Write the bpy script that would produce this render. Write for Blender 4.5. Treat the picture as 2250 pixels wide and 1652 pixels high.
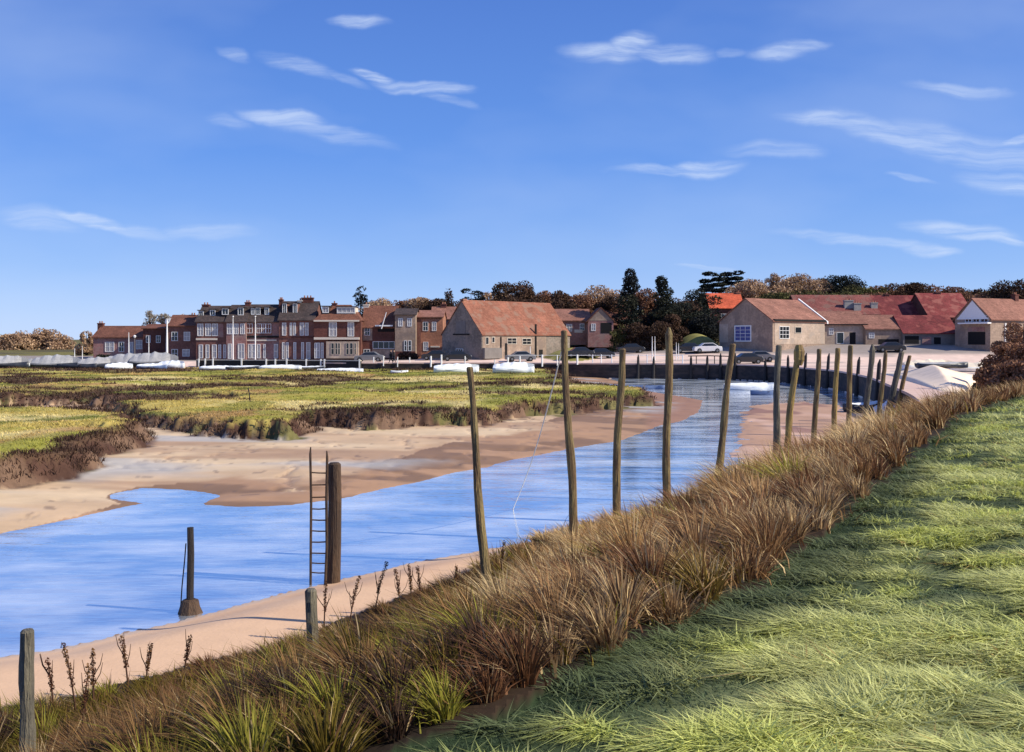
import bpy, math, random
import numpy as np
from mathutils import Vector
R=math.radians
random.seed(7); rng=np.random.default_rng(7)
for o in list(bpy.data.objects): bpy.data.objects.remove(o)
C=bpy.data.collections.new('place'); bpy.context.scene.collection.children.link(C)
scene=bpy.context.scene

# ------------------------------------------------------------------ camera, sky, sun, exposure
F=2161.0; CX=1125.0; HV=745.0; CAMH=5.2          # camera looks level along +Y from a grass bank 5.2 m above the water
cam=bpy.data.cameras.new('camera'); co=bpy.data.objects.new('camera',cam); C.objects.link(co)
co.location=(0,0,CAMH); co.rotation_euler=(R(90),0,0)
cam.sensor_width=36; cam.lens=36*F/2250; cam.shift_y=-(826-HV)/2250
cam.clip_start=0.1; cam.clip_end=6000; scene.camera=co
SUN_EL,SUN_ROT=36,104
SKY_STRENGTH=0.115; SUN_STRENGTH=4.9; EXPOSURE=0.35
world=bpy.data.worlds.new("World"); scene.world=world; world.use_nodes=True
def setup_world():
    nt=world.node_tree; N=nt.nodes; L=nt.links; N.clear()
    out=N.new('ShaderNodeOutputWorld'); bg=N.new('ShaderNodeBackground'); bg.inputs[1].default_value=SKY_STRENGTH
    L.new(bg.outputs[0],out.inputs[0])
    sky=N.new('ShaderNodeTexSky'); sky.sky_type='NISHITA'; sky.sun_disc=False
    sky.sun_elevation=R(SUN_EL); sky.sun_rotation=R(SUN_ROT); sky.altitude=600; sky.air_density=1.0; sky.dust_density=0.15; sky.ozone_density=3.0
    tint=N.new('ShaderNodeMix'); tint.data_type='RGBA'; tint.blend_type='MULTIPLY'; tint.inputs[0].default_value=1
    L.new(sky.outputs[0],tint.inputs[6]); tint.inputs[7].default_value=(0.80,0.84,1.12,1)
    geo=N.new('ShaderNodeTexCoord')
    sep=N.new('ShaderNodeSeparateXYZ'); L.new(geo.outputs['Generated'],sep.inputs[0])
    def m(op,a,b=None,c=None):
        n=N.new('ShaderNodeMath'); n.operation=op
        for i,x in enumerate((a,b,c)):
            if x is None: continue
            if isinstance(x,(int,float)): n.inputs[i].default_value=x
            else: L.new(x,n.inputs[i])
        return n.outputs[0]
    # a deep blue maritime air: elevation gradient blended with the physical sky
    cr=N.new('ShaderNodeValToRGB'); L.new(m('MAXIMUM',sep.outputs[2],0),cr.inputs[0]); el=cr.color_ramp.elements
    k=10.0; stops=[(0,(3.2,4.5,6.9)),(.07,(1.85,3.3,6.3)),(.18,(.84,2.15,5.7)),(.34,(.56,1.46,4.6)),(1,(.45,1.1,3.6))]
    while len(el)<len(stops): el.new(.5)
    for e,(p_,c_) in zip(el,stops): e.position=p_; e.color=(c_[0]/k,c_[1]/k,c_[2]/k,1)
    sc_=N.new('ShaderNodeVectorMath'); sc_.operation='SCALE'; L.new(cr.outputs[0],sc_.inputs[0]); sc_.inputs['Scale'].default_value=k
    bl=N.new('ShaderNodeMix'); bl.data_type='RGBA'; bl.inputs[0].default_value=.82; L.new(tint.outputs[2],bl.inputs[6]); L.new(sc_.outputs[0],bl.inputs[7]); tint=bl
    y=m('MAXIMUM',sep.outputs[1],0.05)
    p=m('DIVIDE',sep.outputs[0],y); q=m('DIVIDE',sep.outputs[2],y)
    cv=N.new('ShaderNodeCombineXYZ'); L.new(p,cv.inputs[0]); L.new(q,cv.inputs[1])
    # warp so that cloud outlines are torn
    nz=N.new('ShaderNodeTexNoise'); nz.inputs['Scale'].default_value=9; nz.inputs['Detail'].default_value=5; L.new(cv.outputs[0],nz.inputs['Vector'])
    wv=N.new('ShaderNodeVectorMath'); wv.operation='MULTIPLY_ADD'; L.new(nz.outputs['Color'],wv.inputs[0]); wv.inputs[1].default_value=(0.08,0.034,0); L.new(cv.outputs[0],wv.inputs[2])
    wo=N.new('ShaderNodeVectorMath'); wo.operation='SUBTRACT'; L.new(wv.outputs[0],wo.inputs[0]); wo.inputs[1].default_value=(0.04,0.017,0)
    clouds=[(1330,112,80,20,4,.75),(1390,92,55,26,-12,.85),(1470,108,85,18,5,.7),(1600,115,30,9,0,.3),(1700,118,60,16,-4,.7),(1760,105,55,12,0,.6),
      (795,42,58,14,4,.75),(512,112,34,12,18,.45),(650,140,78,17,17,.55),(760,170,60,9,14,.4),(835,162,48,9,10,.95),(930,192,85,12,9,.75),(985,228,55,8,18,.4),
      (625,256,75,15,10,.8),(735,292,110,18,12,.45),(520,262,50,14,12,.3),(90,478,80,22,6,.5),(205,482,90,11,11,.9),(320,505,70,12,10,.45),(440,510,90,13,2,.4),
      (1430,374,90,10,2,.7),(1560,368,85,17,-2,.75),(1700,330,90,17,4,.4),(1830,272,100,16,8,.65),(1960,300,150,24,14,.6),(2060,310,110,34,8,.55),(2190,330,130,34,6,.5),(2235,296,40,9,-10,.85),
      (2100,193,95,12,2,.5),(2200,400,90,22,4,.45),(2235,408,60,7,0,.7),(1900,532,170,10,6,.55),(2055,556,60,10,4,.9),(2110,514,105,16,7,.75),(2190,534,70,7,5,.8),(1540,590,60,5,3,.5),(2000,398,40,6,10,.4)]
    acc=None
    for (cu,cvv,rx,ry,a,k) in clouds:
        mp=N.new('ShaderNodeMapping'); mp.vector_type='TEXTURE'
        mp.inputs['Location'].default_value=((cu-CX)/F,(HV-cvv)/F,0); mp.inputs['Rotation'].default_value=(0,0,-R(a)); mp.inputs['Scale'].default_value=(rx*1.35/F,ry*1.45/F,1)
        L.new(wo.outputs[0],mp.inputs[0])
        ln=N.new('ShaderNodeVectorMath'); ln.operation='LENGTH'; L.new(mp.outputs[0],ln.inputs[0])
        mr=N.new('ShaderNodeMapRange'); mr.interpolation_type='SMOOTHSTEP'; L.new(ln.outputs['Value'],mr.inputs[0])
        mr.inputs[1].default_value=1.05; mr.inputs[2].default_value=0.38; mr.inputs[3].default_value=0; mr.inputs[4].default_value=k
        acc=mr.outputs[0] if acc is None else m('MAXIMUM',acc,mr.outputs[0])
    mp=N.new('ShaderNodeMapping'); mp.inputs['Rotation'].default_value=(0,0,R(10)); mp.inputs['Scale'].default_value=(11,120,1); L.new(wo.outputs[0],mp.inputs[0])
    st=N.new('ShaderNodeTexNoise'); st.inputs['Scale'].default_value=1; st.inputs['Detail'].default_value=6; st.inputs['Roughness'].default_value=.62; L.new(mp.outputs[0],st.inputs['Vector'])
    mr=N.new('ShaderNodeMapRange'); L.new(st.outputs[0],mr.inputs[0]); mr.inputs[1].default_value=.36; mr.inputs[2].default_value=.62; mr.inputs[3].default_value=.25; mr.inputs[4].default_value=1.0
    cl=m('MULTIPLY',acc,mr.outputs[0]); cl=m('MULTIPLY',cl,.76)
    # broad thin veils
    mp=N.new('ShaderNodeMapping'); mp.inputs['Rotation'].default_value=(0,0,R(16)); mp.inputs['Scale'].default_value=(2.2,6,1); mp.inputs['Location'].default_value=(3.1,1.7,0); L.new(wo.outputs[0],mp.inputs[0])
    vn=N.new('ShaderNodeTexNoise'); vn.inputs['Scale'].default_value=1; vn.inputs['Detail'].default_value=4; L.new(mp.outputs[0],vn.inputs['Vector'])
    mr=N.new('ShaderNodeMapRange'); L.new(vn.outputs[0],mr.inputs[0]); mr.inputs[1].default_value=.42; mr.inputs[2].default_value=.75; mr.inputs[3].default_value=0; mr.inputs[4].default_value=.22
    cl=m('MAXIMUM',cl,0); tot=m('ADD',cl,m('MULTIPLY',mr.outputs[0],m('SUBTRACT',1,cl)))
    mix=N.new('ShaderNodeMix'); mix.data_type='RGBA'; L.new(tot,mix.inputs[0]); L.new(tint.outputs[2],mix.inputs[6]); mix.inputs[7].default_value=(4.6,5.4,6.9,1)
    L.new(mix.outputs[2],bg.inputs[0])
setup_world()
sl=bpy.data.lights.new('sun','SUN'); sl.energy=SUN_STRENGTH; sl.angle=R(0.5); sl.color=(1,.92,.76)
so=bpy.data.objects.new('sun',sl); C.objects.link(so)
sd=Vector((math.sin(R(SUN_ROT))*math.cos(R(SUN_EL)),math.cos(R(SUN_ROT))*math.cos(R(SUN_EL)),math.sin(R(SUN_EL))))
so.rotation_euler=sd.to_track_quat('Z','Y').to_euler()
scene.view_settings.view_transform='Standard'; scene.view_settings.look='None'; scene.view_settings.exposure=EXPOSURE; scene.view_settings.gamma=1
scene.render.engine='CYCLES'

# ------------------------------------------------------------------ helpers
def W(u,v,z=0.0):                                  # where the sight line through (u,v) meets height z
    Y=F*(CAMH-z)/(v-HV); return ((u-CX)/F*Y,Y)
def X_(u,Y): return (u-CX)/F*Y
def Z_(v,Y): return CAMH-(v-HV)/F*Y
def lin(r,g,b):
    f=lambda c:(c/255/12.92) if c/255<=.04045 else ((c/255+.055)/1.055)**2.4
    return (f(r),f(g),f(b))
def hash2(i,j,s=0):
    n=(i.astype(np.int64)*374761393+j.astype(np.int64)*668265263+s*1442695041)&0x7fffffff
    n=((n^(n>>13))*1274126177)&0x7fffffff
    return ((n^(n>>16))&0xffff)/65535.0
def vnoise(x,y,s=0):
    xi=np.floor(x); yi=np.floor(y); fx=x-xi; fy=y-yi
    fx=fx*fx*(3-2*fx); fy=fy*fy*(3-2*fy)
    a=hash2(xi,yi,s); b=hash2(xi+1,yi,s); c=hash2(xi,yi+1,s); d=hash2(xi+1,yi+1,s)
    return (a*(1-fx)+b*fx)*(1-fy)+(c*(1-fx)+d*fx)*fy
def fbm(x,y,o=4,s=0):
    t=0;a=1;n=0
    for k in range(o):
        t=t+a*vnoise(x*2**k+17.3*k,y*2**k-9.1*k,s+k); n+=a; a*=.5
    return t/n
def sstep(x,a,b):
    t=np.clip((x-a)/(b-a),0,1); return t*t*(3-2*t)
def linedist(X,Y,pts,closed=False):
    d=np.full(X.shape,1e18); n=len(pts)
    for i in range(n if closed else n-1):
        ax,ay=pts[i]; bx,by=pts[(i+1)%n]
        ex,ey=bx-ax,by-ay; l2=ex*ex+ey*ey+1e-12
        t=np.clip(((X-ax)*ex+(Y-ay)*ey)/l2,0,1)
        d=np.minimum(d,(X-ax-t*ex)**2+(Y-ay-t*ey)**2)
    return np.sqrt(d)
def inside(X,Y,pts):
    r=np.zeros(X.shape,bool); n=len(pts)
    for i in range(n):
        ax,ay=pts[i]; bx,by=pts[(i+1)%n]
        if ay==by: continue
        c=((ay>Y)!=(by>Y))&(X<(bx-ax)*(Y-ay)/(by-ay)+ax); r^=c
    return r
def sdf(X,Y,pts):                                   # positive inside
    d=linedist(X,Y,pts,True); return np.where(inside(X,Y,pts),d,-d)

def np_mesh(name,V,faces,mats,cols=None,smooth=False,parent=None):
    """faces: list of int arrays (n,3)/(n,4)"""
    me=bpy.data.meshes.new(name); V=np.asarray(V,np.float32)
    me.vertices.add(len(V)); me.vertices.foreach_set('co',V.ravel())
    faces=[f for f in faces if len(f)]
    loops=np.concatenate([f.ravel() for f in faces]).astype(np.int32)
    tot=np.concatenate([np.full(len(f),f.shape[1]) for f in faces]).astype(np.int32)
    st=np.concatenate([[0],np.cumsum(tot)[:-1]]).astype(np.int32)
    me.loops.add(len(loops)); me.loops.foreach_set('vertex_index',loops)
    me.polygons.add(len(tot)); me.polygons.foreach_set('loop_start',st); me.polygons.foreach_set('loop_total',tot)
    if smooth: me.polygons.foreach_set('use_smooth',np.ones(len(tot),bool))
    me.update(calc_edges=True)
    if cols is not None:
        a=me.color_attributes.new('Col','FLOAT_COLOR','POINT'); c=np.ones((len(V),4),np.float32); c[:,:3]=cols; a.data.foreach_set('color',c.ravel())
    o=bpy.data.objects.new(name,me); C.objects.link(o); me.materials.append(mats)
    if parent: o.parent=parent
    return o
def tag(o,label=None,cat=None,group=None,kind=None):
    if label: o['label']=label
    if cat: o['category']=cat
    if group: o['group']=group
    if kind: o['kind']=kind
    return o
def thing(name,label,cat,loc=(0,0,0),rz=0,group=None):
    o=bpy.data.objects.new(name,None); C.objects.link(o); o.location=loc; o.rotation_euler=(0,0,rz); o.empty_display_size=.3
    return tag(o,label,cat,group)

class MB:                                            # collects shapes into ONE mesh
    def __init__(s): s.v=[]; s.f=[]
    def add(s,vs,fs):
        n=len(s.v); s.v+= [tuple(v) for v in vs]; s.f+=[tuple(i+n for i in f) for f in fs]; return s
    def box(s,a,b):
        x0,y0,z0=a; x1,y1,z1=b
        return s.add([(x0,y0,z0),(x1,y0,z0),(x1,y1,z0),(x0,y1,z0),(x0,y0,z1),(x1,y0,z1),(x1,y1,z1),(x0,y1,z1)],
            [(0,3,2,1),(4,5,6,7),(0,1,5,4),(1,2,6,5),(2,3,7,6),(3,0,4,7)])
    def tube(s,pts,rad,n=8,cap=True,jit=0):
        pts=[Vector(p) for p in pts]; rings=[]
        if isinstance(rad,(int,float)): rad=[rad]*len(pts)
        base=len(s.v)
        for i,p in enumerate(pts):
            d=(pts[min(i+1,len(pts)-1)]-pts[max(i-1,0)]).normalized()
            a=d.orthogonal() if abs(d.z)<.99 else Vector((1,0,0)); a=(a-d*a.dot(d)).normalized()
            if abs(d.z)<.99 and i>0 and True:
                a=(pa-d*pa.dot(d)).normalized()
            pa=a; b=d.cross(a)
            for k in range(n):
                t=2*math.pi*k/n; r=rad[i]*(1+(random.uniform(-jit,jit) if jit else 0))
                s.v.append(tuple(p+a*(math.cos(t)*r)+b*(math.sin(t)*r)))
        for i in range(len(pts)-1):
            for k in range(n):
                a=base+i*n+k; b=base+i*n+(k+1)%n
                s.f.append((a,b,b+n,a+n))
        if cap:
            s.f.append(tuple(base+k for k in range(n))[::-1]); s.f.append(tuple(base+(len(pts)-1)*n+k for k in range(n)))
        return s
    def build(s,name,mat,parent=None,smooth=False,bevel=0):
        me=bpy.data.meshes.new(name); me.from_pydata(s.v,[],s.f); me.materials.append(mat)
        if smooth:
            for p in me.polygons: p.use_smooth=True
        me.update(); o=bpy.data.objects.new(name,me); C.objects.link(o)
        if parent: o.parent=parent
        if bevel:
            m=o.modifiers.new('bevel','BEVEL'); m.width=bevel; m.segments=2; m.limit_method='ANGLE'
        return o

# ------------------------------------------------------------------ materials
def mat(name,col,rough=.85,noise=(3,.25),noise2=None,bump=.0,bscale=20,attr=False,trans=0,col2=None,stretch=None,metal=0,spec=.3,obj_rand=0,coord='Object'):
    m=bpy.data.materials.new(name); m.use_nodes=True; nt=m.node_tree; N=nt.nodes; L=nt.links
    bs=N['Principled BSDF']; bs.inputs['Roughness'].default_value=rough; bs.inputs['Metallic'].default_value=metal; bs.inputs['Specular IOR Level'].default_value=spec
    tc=N.new('ShaderNodeTexCoord'); vec=tc.outputs[coord]
    if stretch:
        mp=N.new('ShaderNodeMapping'); mp.inputs['Scale'].default_value=stretch; L.new(vec,mp.inputs[0]); vec=mp.outputs[0]
    if attr:
        at=N.new('ShaderNodeAttribute'); at.attribute_name='Col'; base=at.outputs['Color']
    else:
        rg=N.new('ShaderNodeRGB'); rg.outputs[0].default_value=(*col,1); base=rg.outputs[0]
    if col2 is not None:
        nz=N.new('ShaderNodeTexNoise'); nz.inputs['Scale'].default_value=(noise2 or noise)[0]; nz.inputs['Detail'].default_value=4; L.new(vec,nz.inputs['Vector'])
        mr=N.new('ShaderNodeMapRange'); mr.inputs[1].default_value=.42; mr.inputs[2].default_value=.6; L.new(nz.outputs[0],mr.inputs[0])
        mx=N.new('ShaderNodeMix'); mx.data_type='RGBA'; L.new(mr.outputs[0],mx.inputs[0]); L.new(base,mx.inputs[6]); mx.inputs[7].default_value=(*col2,1); base=mx.outputs[2]
    nz=N.new('ShaderNodeTexNoise'); nz.inputs['Scale'].default_value=noise[0]; nz.inputs['Detail'].default_value=6; nz.inputs['Roughness'].default_value=.65; L.new(vec,nz.inputs['Vector'])
    mr=N.new('ShaderNodeMapRange'); mr.inputs[1].default_value=.25; mr.inputs[2].default_value=.75; mr.inputs[3].default_value=1-noise[1]; mr.inputs[4].default_value=1+noise[1]; L.new(nz.outputs[0],mr.inputs[0])
    mx=N.new('ShaderNodeMix'); mx.data_type='RGBA'; mx.blend_type='MULTIPLY'; mx.inputs[0].default_value=1; L.new(base,mx.inputs[6]); L.new(mr.outputs[0],mx.inputs[7]); base=mx.outputs[2]
    L.new(base,bs.inputs['Base Color'])
    if bump:
        nb=N.new('ShaderNodeTexNoise'); nb.inputs['Scale'].default_value=bscale; nb.inputs['Detail'].default_value=5; L.new(vec,nb.inputs['Vector'])
        b=N.new('ShaderNodeBump'); b.inputs['Strength'].default_value=bump; b.inputs['Distance'].default_value=.05; L.new(nb.outputs[0],b.inputs['Height']); L.new(b.outputs[0],bs.inputs['Normal'])
    if trans:
        tr=N.new('ShaderNodeBsdfTranslucent'); L.new(base,tr.inputs[0]); ms=N.new('ShaderNodeMixShader'); ms.inputs[0].default_value=trans
        L.new(bs.outputs[0],ms.inputs[1]); L.new(tr.outputs[0],ms.inputs[2]); L.new(ms.outputs[0],N['Material Output'].inputs[0])
    return m
def brick_mat(name,c1,c2,mortar,scale=1.0,bw=.45,rh=.16,noise=.25,rough=.9,patch=None,axis='wall'):
    m=bpy.data.materials.new(name); m.use_nodes=True; nt=m.node_tree; N=nt.nodes; L=nt.links; bs=N['Principled BSDF']; bs.inputs['Roughness'].default_value=rough; bs.inputs['Specular IOR Level'].default_value=.2
    tc=N.new('ShaderNodeTexCoord'); sp=N.new('ShaderNodeSeparateXYZ'); L.new(tc.outputs['Object'],sp.inputs[0])
    ad=N.new('ShaderNodeMath'); ad.operation='ADD'; L.new(sp.outputs[0],ad.inputs[0]); L.new(sp.outputs[1],ad.inputs[1])
    cb=N.new('ShaderNodeCombineXYZ'); L.new(ad.outputs[0],cb.inputs[0]); L.new(sp.outputs[2],cb.inputs[1])
    br=N.new('ShaderNodeTexBrick'); br.inputs['Color1'].default_value=(*c1,1); br.inputs['Color2'].default_value=(*c2,1); br.inputs['Mortar'].default_value=(*mortar,1)
    br.inputs['Scale'].default_value=scale; br.inputs['Brick Width'].default_value=bw; br.inputs['Row Height'].default_value=rh; br.inputs['Mortar Size'].default_value=.012
    L.new(cb.outputs[0],br.inputs['Vector']); base=br.outputs[0]
    for sc,am,seed in ((.45,noise,0),(3,noise*.8,5)):
        nz=N.new('ShaderNodeTexNoise'); nz.inputs['Scale'].default_value=sc; nz.inputs['Detail'].default_value=5; L.new(tc.outputs['Object'],nz.inputs['Vector'])
        mr=N.new('ShaderNodeMapRange'); mr.inputs[1].default_value=.3; mr.inputs[2].default_value=.7; mr.inputs[3].default_value=1-am; mr.inputs[4].default_value=1+am; L.new(nz.outputs[0],mr.inputs[0])
        mx=N.new('ShaderNodeMix'); mx.data_type='RGBA'; mx.blend_type='MULTIPLY'; mx.inputs[0].default_value=1; L.new(base,mx.inputs[6]); L.new(mr.outputs[0],mx.inputs[7]); base=mx.outputs[2]
    if patch:
        nz=N.new('ShaderNodeTexNoise'); nz.inputs['Scale'].default_value=.7; nz.inputs['Detail'].default_value=3; L.new(tc.outputs['Object'],nz.inputs['Vector'])
        mr=N.new('ShaderNodeMapRange'); mr.inputs[1].default_value=.52; mr.inputs[2].default_value=.62; L.new(nz.outputs[0],mr.inputs[0])
        mx=N.new('ShaderNodeMix'); mx.data_type='RGBA'; L.new(mr.outputs[0],mx.inputs[0]); L.new(base,mx.inputs[6]); mx.inputs[7].default_value=(*patch,1); base=mx.outputs[2]
    L.new(base,bs.inputs['Base Color'])
    b=N.new('ShaderNodeBump'); b.inputs['Strength'].default_value=.5; b.inputs['Distance'].default_value=.04; L.new(br.outputs['Fac'],b.inputs['Height']); b.invert=True; L.new(b.outputs[0],bs.inputs['Normal'])
    return m
M={}
M['ground']=mat('ground_cover',(1,1,1),attr=True,noise=(1.3,.3),bump=.5,bscale=6,rough=.95,spec=.1)
M['sand']=mat('smooth_sand',(1,1,1),attr=True,noise=(2.2,.07),bump=.15,bscale=14,rough=.75,spec=.25)
M['mud']=mat('wet_mud',(1,1,1),attr=True,noise=(.5,.16),bump=.12,bscale=3,rough=.6,spec=.22)
M['paved']=mat('paved_ground',(1,1,1),attr=True,noise=(.8,.15),rough=.9,spec=.15)
M['grass']=mat('grass_blades',(1,1,1),attr=True,noise=(2,.2),rough=.65,trans=.3,spec=.25)
M['reed']=mat('dry_reeds',(1,1,1),attr=True,noise=(4,.2),rough=.75,trans=.22,spec=.2)
M['leaf']=mat('tree_foliage',(1,1,1),attr=True,noise=(.8,.25),rough=.8,trans=.15,spec=.15)
M['bark']=mat('bark',(.06,.045,.035),noise=(6,.3))
M['wood']=mat('weathered_pole_wood',(.15,.095,.05),noise=(5,.35),col2=(.24,.18,.08),noise2=(1.6,.3),bump=.8,bscale=9,stretch=(6,6,.7))
M['wood_mustard']=mat('lichened_pole_wood',(.36,.25,.08),noise=(5,.3),col2=(.20,.13,.06),noise2=(1.1,.3),bump=.8,bscale=9,stretch=(6,6,.7))
M['wood_grey']=mat('grey_post_wood',(.17,.15,.11),noise=(5,.3),col2=(.10,.09,.075),noise2=(1.4,.3),bump=.9,bscale=9,stretch=(6,6,.7))
M['wood_dark']=mat('wet_dark_timber',(.055,.035,.025),noise=(5,.35),col2=(.085,.05,.03),noise2=(1.4,.3),bump=.8,bscale=9,stretch=(5,5,.7),rough=.7)
M['tar']=mat('tarred_timber',(.028,.024,.024),noise=(5,.35),bump=.5,stretch=(5,5,.7),rough=.75)
M['white']=mat('white_paint',(.78,.78,.77),noise=(6,.06),rough=.6)
M['offwhite']=mat('cream_trim',(.62,.55,.46),noise=(6,.1))
M['glass']=mat('window_glass',(.015,.018,.022),rough=.12,noise=(1,.1),spec=.6)
M['glasspale']=mat('curtained_glass',(.36,.34,.34),rough=.35,noise=(3,.25),spec=.6)
M['glassblue']=mat('blue_glass',(.03,.07,.26),rough=.2,noise=(4,.3),spec=.6)
M['dark']=mat('dark_opening',(.012,.011,.012),rough=.9)
M['slate']=brick_mat('slate_roof',(.055,.043,.042),(.085,.06,.055),(.03,.025,.025),bw=.3,rh=.2)
M['tile_brown']=brick_mat('brown_tile_roof',(.20,.085,.055),(.155,.065,.045),(.07,.03,.02),bw=.3,rh=.2)
M['tile_orange']=brick_mat('orange_pantile_roof',(.30,.125,.08),(.25,.10,.065),(.13,.05,.035),bw=.3,rh=.25,patch=(.25,.14,.10))
M['tile_pink']=brick_mat('faded_pantile_roof',(.30,.145,.105),(.25,.115,.085),(.15,.07,.05),bw=.3,rh=.25)
M['tile_red']=brick_mat('dark_red_tile_roof',(.20,.042,.042),(.15,.034,.036),(.08,.02,.02),bw=.3,rh=.25,patch=(.25,.07,.06))
M['tile_bright']=brick_mat('bright_red_tile_roof',(.62,.13,.06),(.52,.10,.05),(.3,.05,.02),bw=.3,rh=.25)
M['brick']=brick_mat('red_brick',(.20,.08,.062),(.16,.062,.05),(.20,.14,.12),bw=.3,rh=.1,patch=(.24,.11,.085))
M['brick_dark']=brick_mat('dark_red_brick',(.15,.05,.038),(.12,.042,.032),(.12,.08,.07),bw=.3,rh=.1)
M['tile_rust']=brick_mat('rust_red_tile_roof',(.25,.085,.07),(.20,.068,.058),(.1,.03,.03),bw=.3,rh=.25,patch=(.20,.10,.08))
M['tile_rust2']=brick_mat('crimson_tile_roof',(.26,.055,.05),(.20,.045,.042),(.1,.03,.03),bw=.3,rh=.25,patch=(.30,.10,.08))
M['stone']=mat('pale_chimney_stone',(.36,.33,.30),noise=(2,.2))
M['brick_pink']=brick_mat('pinkish_brick',(.32,.16,.145),(.27,.125,.115),(.30,.21,.19),bw=.3,rh=.1,patch=(.30,.2,.18))
M['brick_orange']=brick_mat('orange_brick',(.40,.175,.105),(.34,.14,.085),(.32,.2,.15),bw=.3,rh=.1)
M['flint']=brick_mat('grey_flint_wall',(.26,.215,.18),(.20,.165,.14),(.24,.20,.17),bw=.35,rh=.2,patch=(.30,.235,.195))
M['beige']=brick_mat('beige_rendered_wall',(.33,.24,.185),(.30,.22,.17),(.30,.22,.17),bw=2,rh=1,patch=(.25,.185,.15))
M['cream']=brick_mat('cream_rendered_wall',(.42,.325,.255),(.39,.30,.24),(.38,.3,.24),bw=3,rh=2,noise=.2,patch=(.36,.29,.24))
M['greywall']=mat('grey_wall',(.19,.17,.16),noise=(1.5,.2))
M['tarp_white']=mat('white_boat_cover',(.80,.82,.83),noise=(3,.1),bump=.5,bscale=4,rough=.6)
M['tarp_grey']=mat('grey_boat_cover',(.36,.355,.36),noise=(2,.2),bump=.5,bscale=4,rough=.7)
M['tarp_cream']=mat('cream_boat_cover',(.72,.62,.48),noise=(2,.1),bump=.5,bscale=4,rough=.7)
M['hull_white']=mat('white_hull',(.75,.78,.80),noise=(2,.08),rough=.35)
M['hull_blue']=mat('blue_grey_hull',(.12,.17,.30),noise=(2,.2),rough=.4)
M['hull_dark']=mat('dark_hull',(.03,.035,.05),noise=(2,.2),rough=.4)
M['car_dark']=mat('dark_car_paint',(.02,.021,.026),noise=(1,.05),rough=.25,spec=.6)
M['car_grey']=mat('grey_car_paint',(.16,.165,.175),noise=(1,.05),rough=.3,spec=.6)
M['car_white']=mat('white_car_paint',(.7,.7,.7),noise=(1,.05),rough=.3,spec=.6)
M['rubber']=mat('rubber',(.015,.015,.015))
M['rope']=mat('pale_rope',(.7,.69,.66),noise=(9,.1))
M['skin']=mat('skin',(.45,.27,.19)); M['coat']=mat('dark_coat',(.018,.02,.03)); M['coat2']=mat('black_coat',(.03,.025,.025)); M['jeans']=mat('dark_trousers',(.02,.022,.035)); M['hair']=mat('brown_hair',(.04,.025,.015))
M['stem']=mat('dry_stalk',(.07,.03,.018),noise=(8,.3)); M['seed']=mat('dry_seed_head',(.10,.042,.022),noise=(8,.4))
def water_mat():
    m=bpy.data.materials.new('creek_water'); m.use_nodes=True; nt=m.node_tree; N=nt.nodes; L=nt.links; N.remove(N['Principled BSDF'])
    gl=N.new('ShaderNodeBsdfGlossy'); gl.inputs['Roughness'].default_value=.03; gl.inputs['Color'].default_value=(.97,.98,1,1)
    df=N.new('ShaderNodeBsdfDiffuse'); df.inputs['Color'].default_value=(.34,.42,.52,1)
    cloud_sheen=N.new('ShaderNodeBsdfDiffuse'); cloud_sheen.inputs['Color'].default_value=(.75,.80,.86,1)  # pale streaks paint cloud reflections onto the water
    ms=N.new('ShaderNodeMixShader'); ms.inputs[0].default_value=.90; L.new(df.outputs[0],ms.inputs[1]); L.new(gl.outputs[0],ms.inputs[2])
    tc=N.new('ShaderNodeTexCoord')
    mp=N.new('ShaderNodeMapping'); mp.inputs['Scale'].default_value=(.17,.36,1); mp.inputs['Rotation'].default_value=(0,0,R(-14)); L.new(tc.outputs['Object'],mp.inputs[0])
    nz=N.new('ShaderNodeTexNoise'); nz.inputs['Scale'].default_value=1.3; nz.inputs['Detail'].default_value=7; nz.inputs['Roughness'].default_value=.6; L.new(mp.outputs[0],nz.inputs['Vector'])
    mr=N.new('ShaderNodeMapRange'); L.new(nz.outputs[0],mr.inputs[0]); mr.inputs[1].default_value=.42; mr.inputs[2].default_value=.72; mr.inputs[3].default_value=0; mr.inputs[4].default_value=.42
    m2=N.new('ShaderNodeMixShader'); L.new(mr.outputs[0],m2.inputs[0]); L.new(ms.outputs[0],m2.inputs[1]); L.new(cloud_sheen.outputs[0],m2.inputs[2]); L.new(m2.outputs[0],N['Material Output'].inputs[0])
    h=None
    for st,am in (((.35,1.6,1),.6),((2.4,8,1),.22)):
        mp=N.new('ShaderNodeMapping'); mp.inputs['Scale'].default_value=st; mp.inputs['Rotation'].default_value=(0,0,R(-12)); L.new(tc.outputs['Object'],mp.inputs[0])
        nz=N.new('ShaderNodeTexNoise'); nz.inputs['Scale'].default_value=1; nz.inputs['Detail'].default_value=3; L.new(mp.outputs[0],nz.inputs['Vector'])
        k=N.new('ShaderNodeMath'); k.operation='MULTIPLY_ADD'; L.new(nz.outputs[0],k.inputs[0]); k.inputs[1].default_value=am
        if h is None: k.inputs[2].default_value=0
        else: L.new(h,k.inputs[2])
        h=k.outputs[0]
    b=N.new('ShaderNodeBump'); b.inputs['Strength'].default_value=.13; b.inputs['Distance'].default_value=.25; L.new(h,b.inputs['Height'])
    for n in (gl,df): L.new(b.outputs[0],n.inputs['Normal'])
    return m
M['water']=water_mat()

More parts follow.
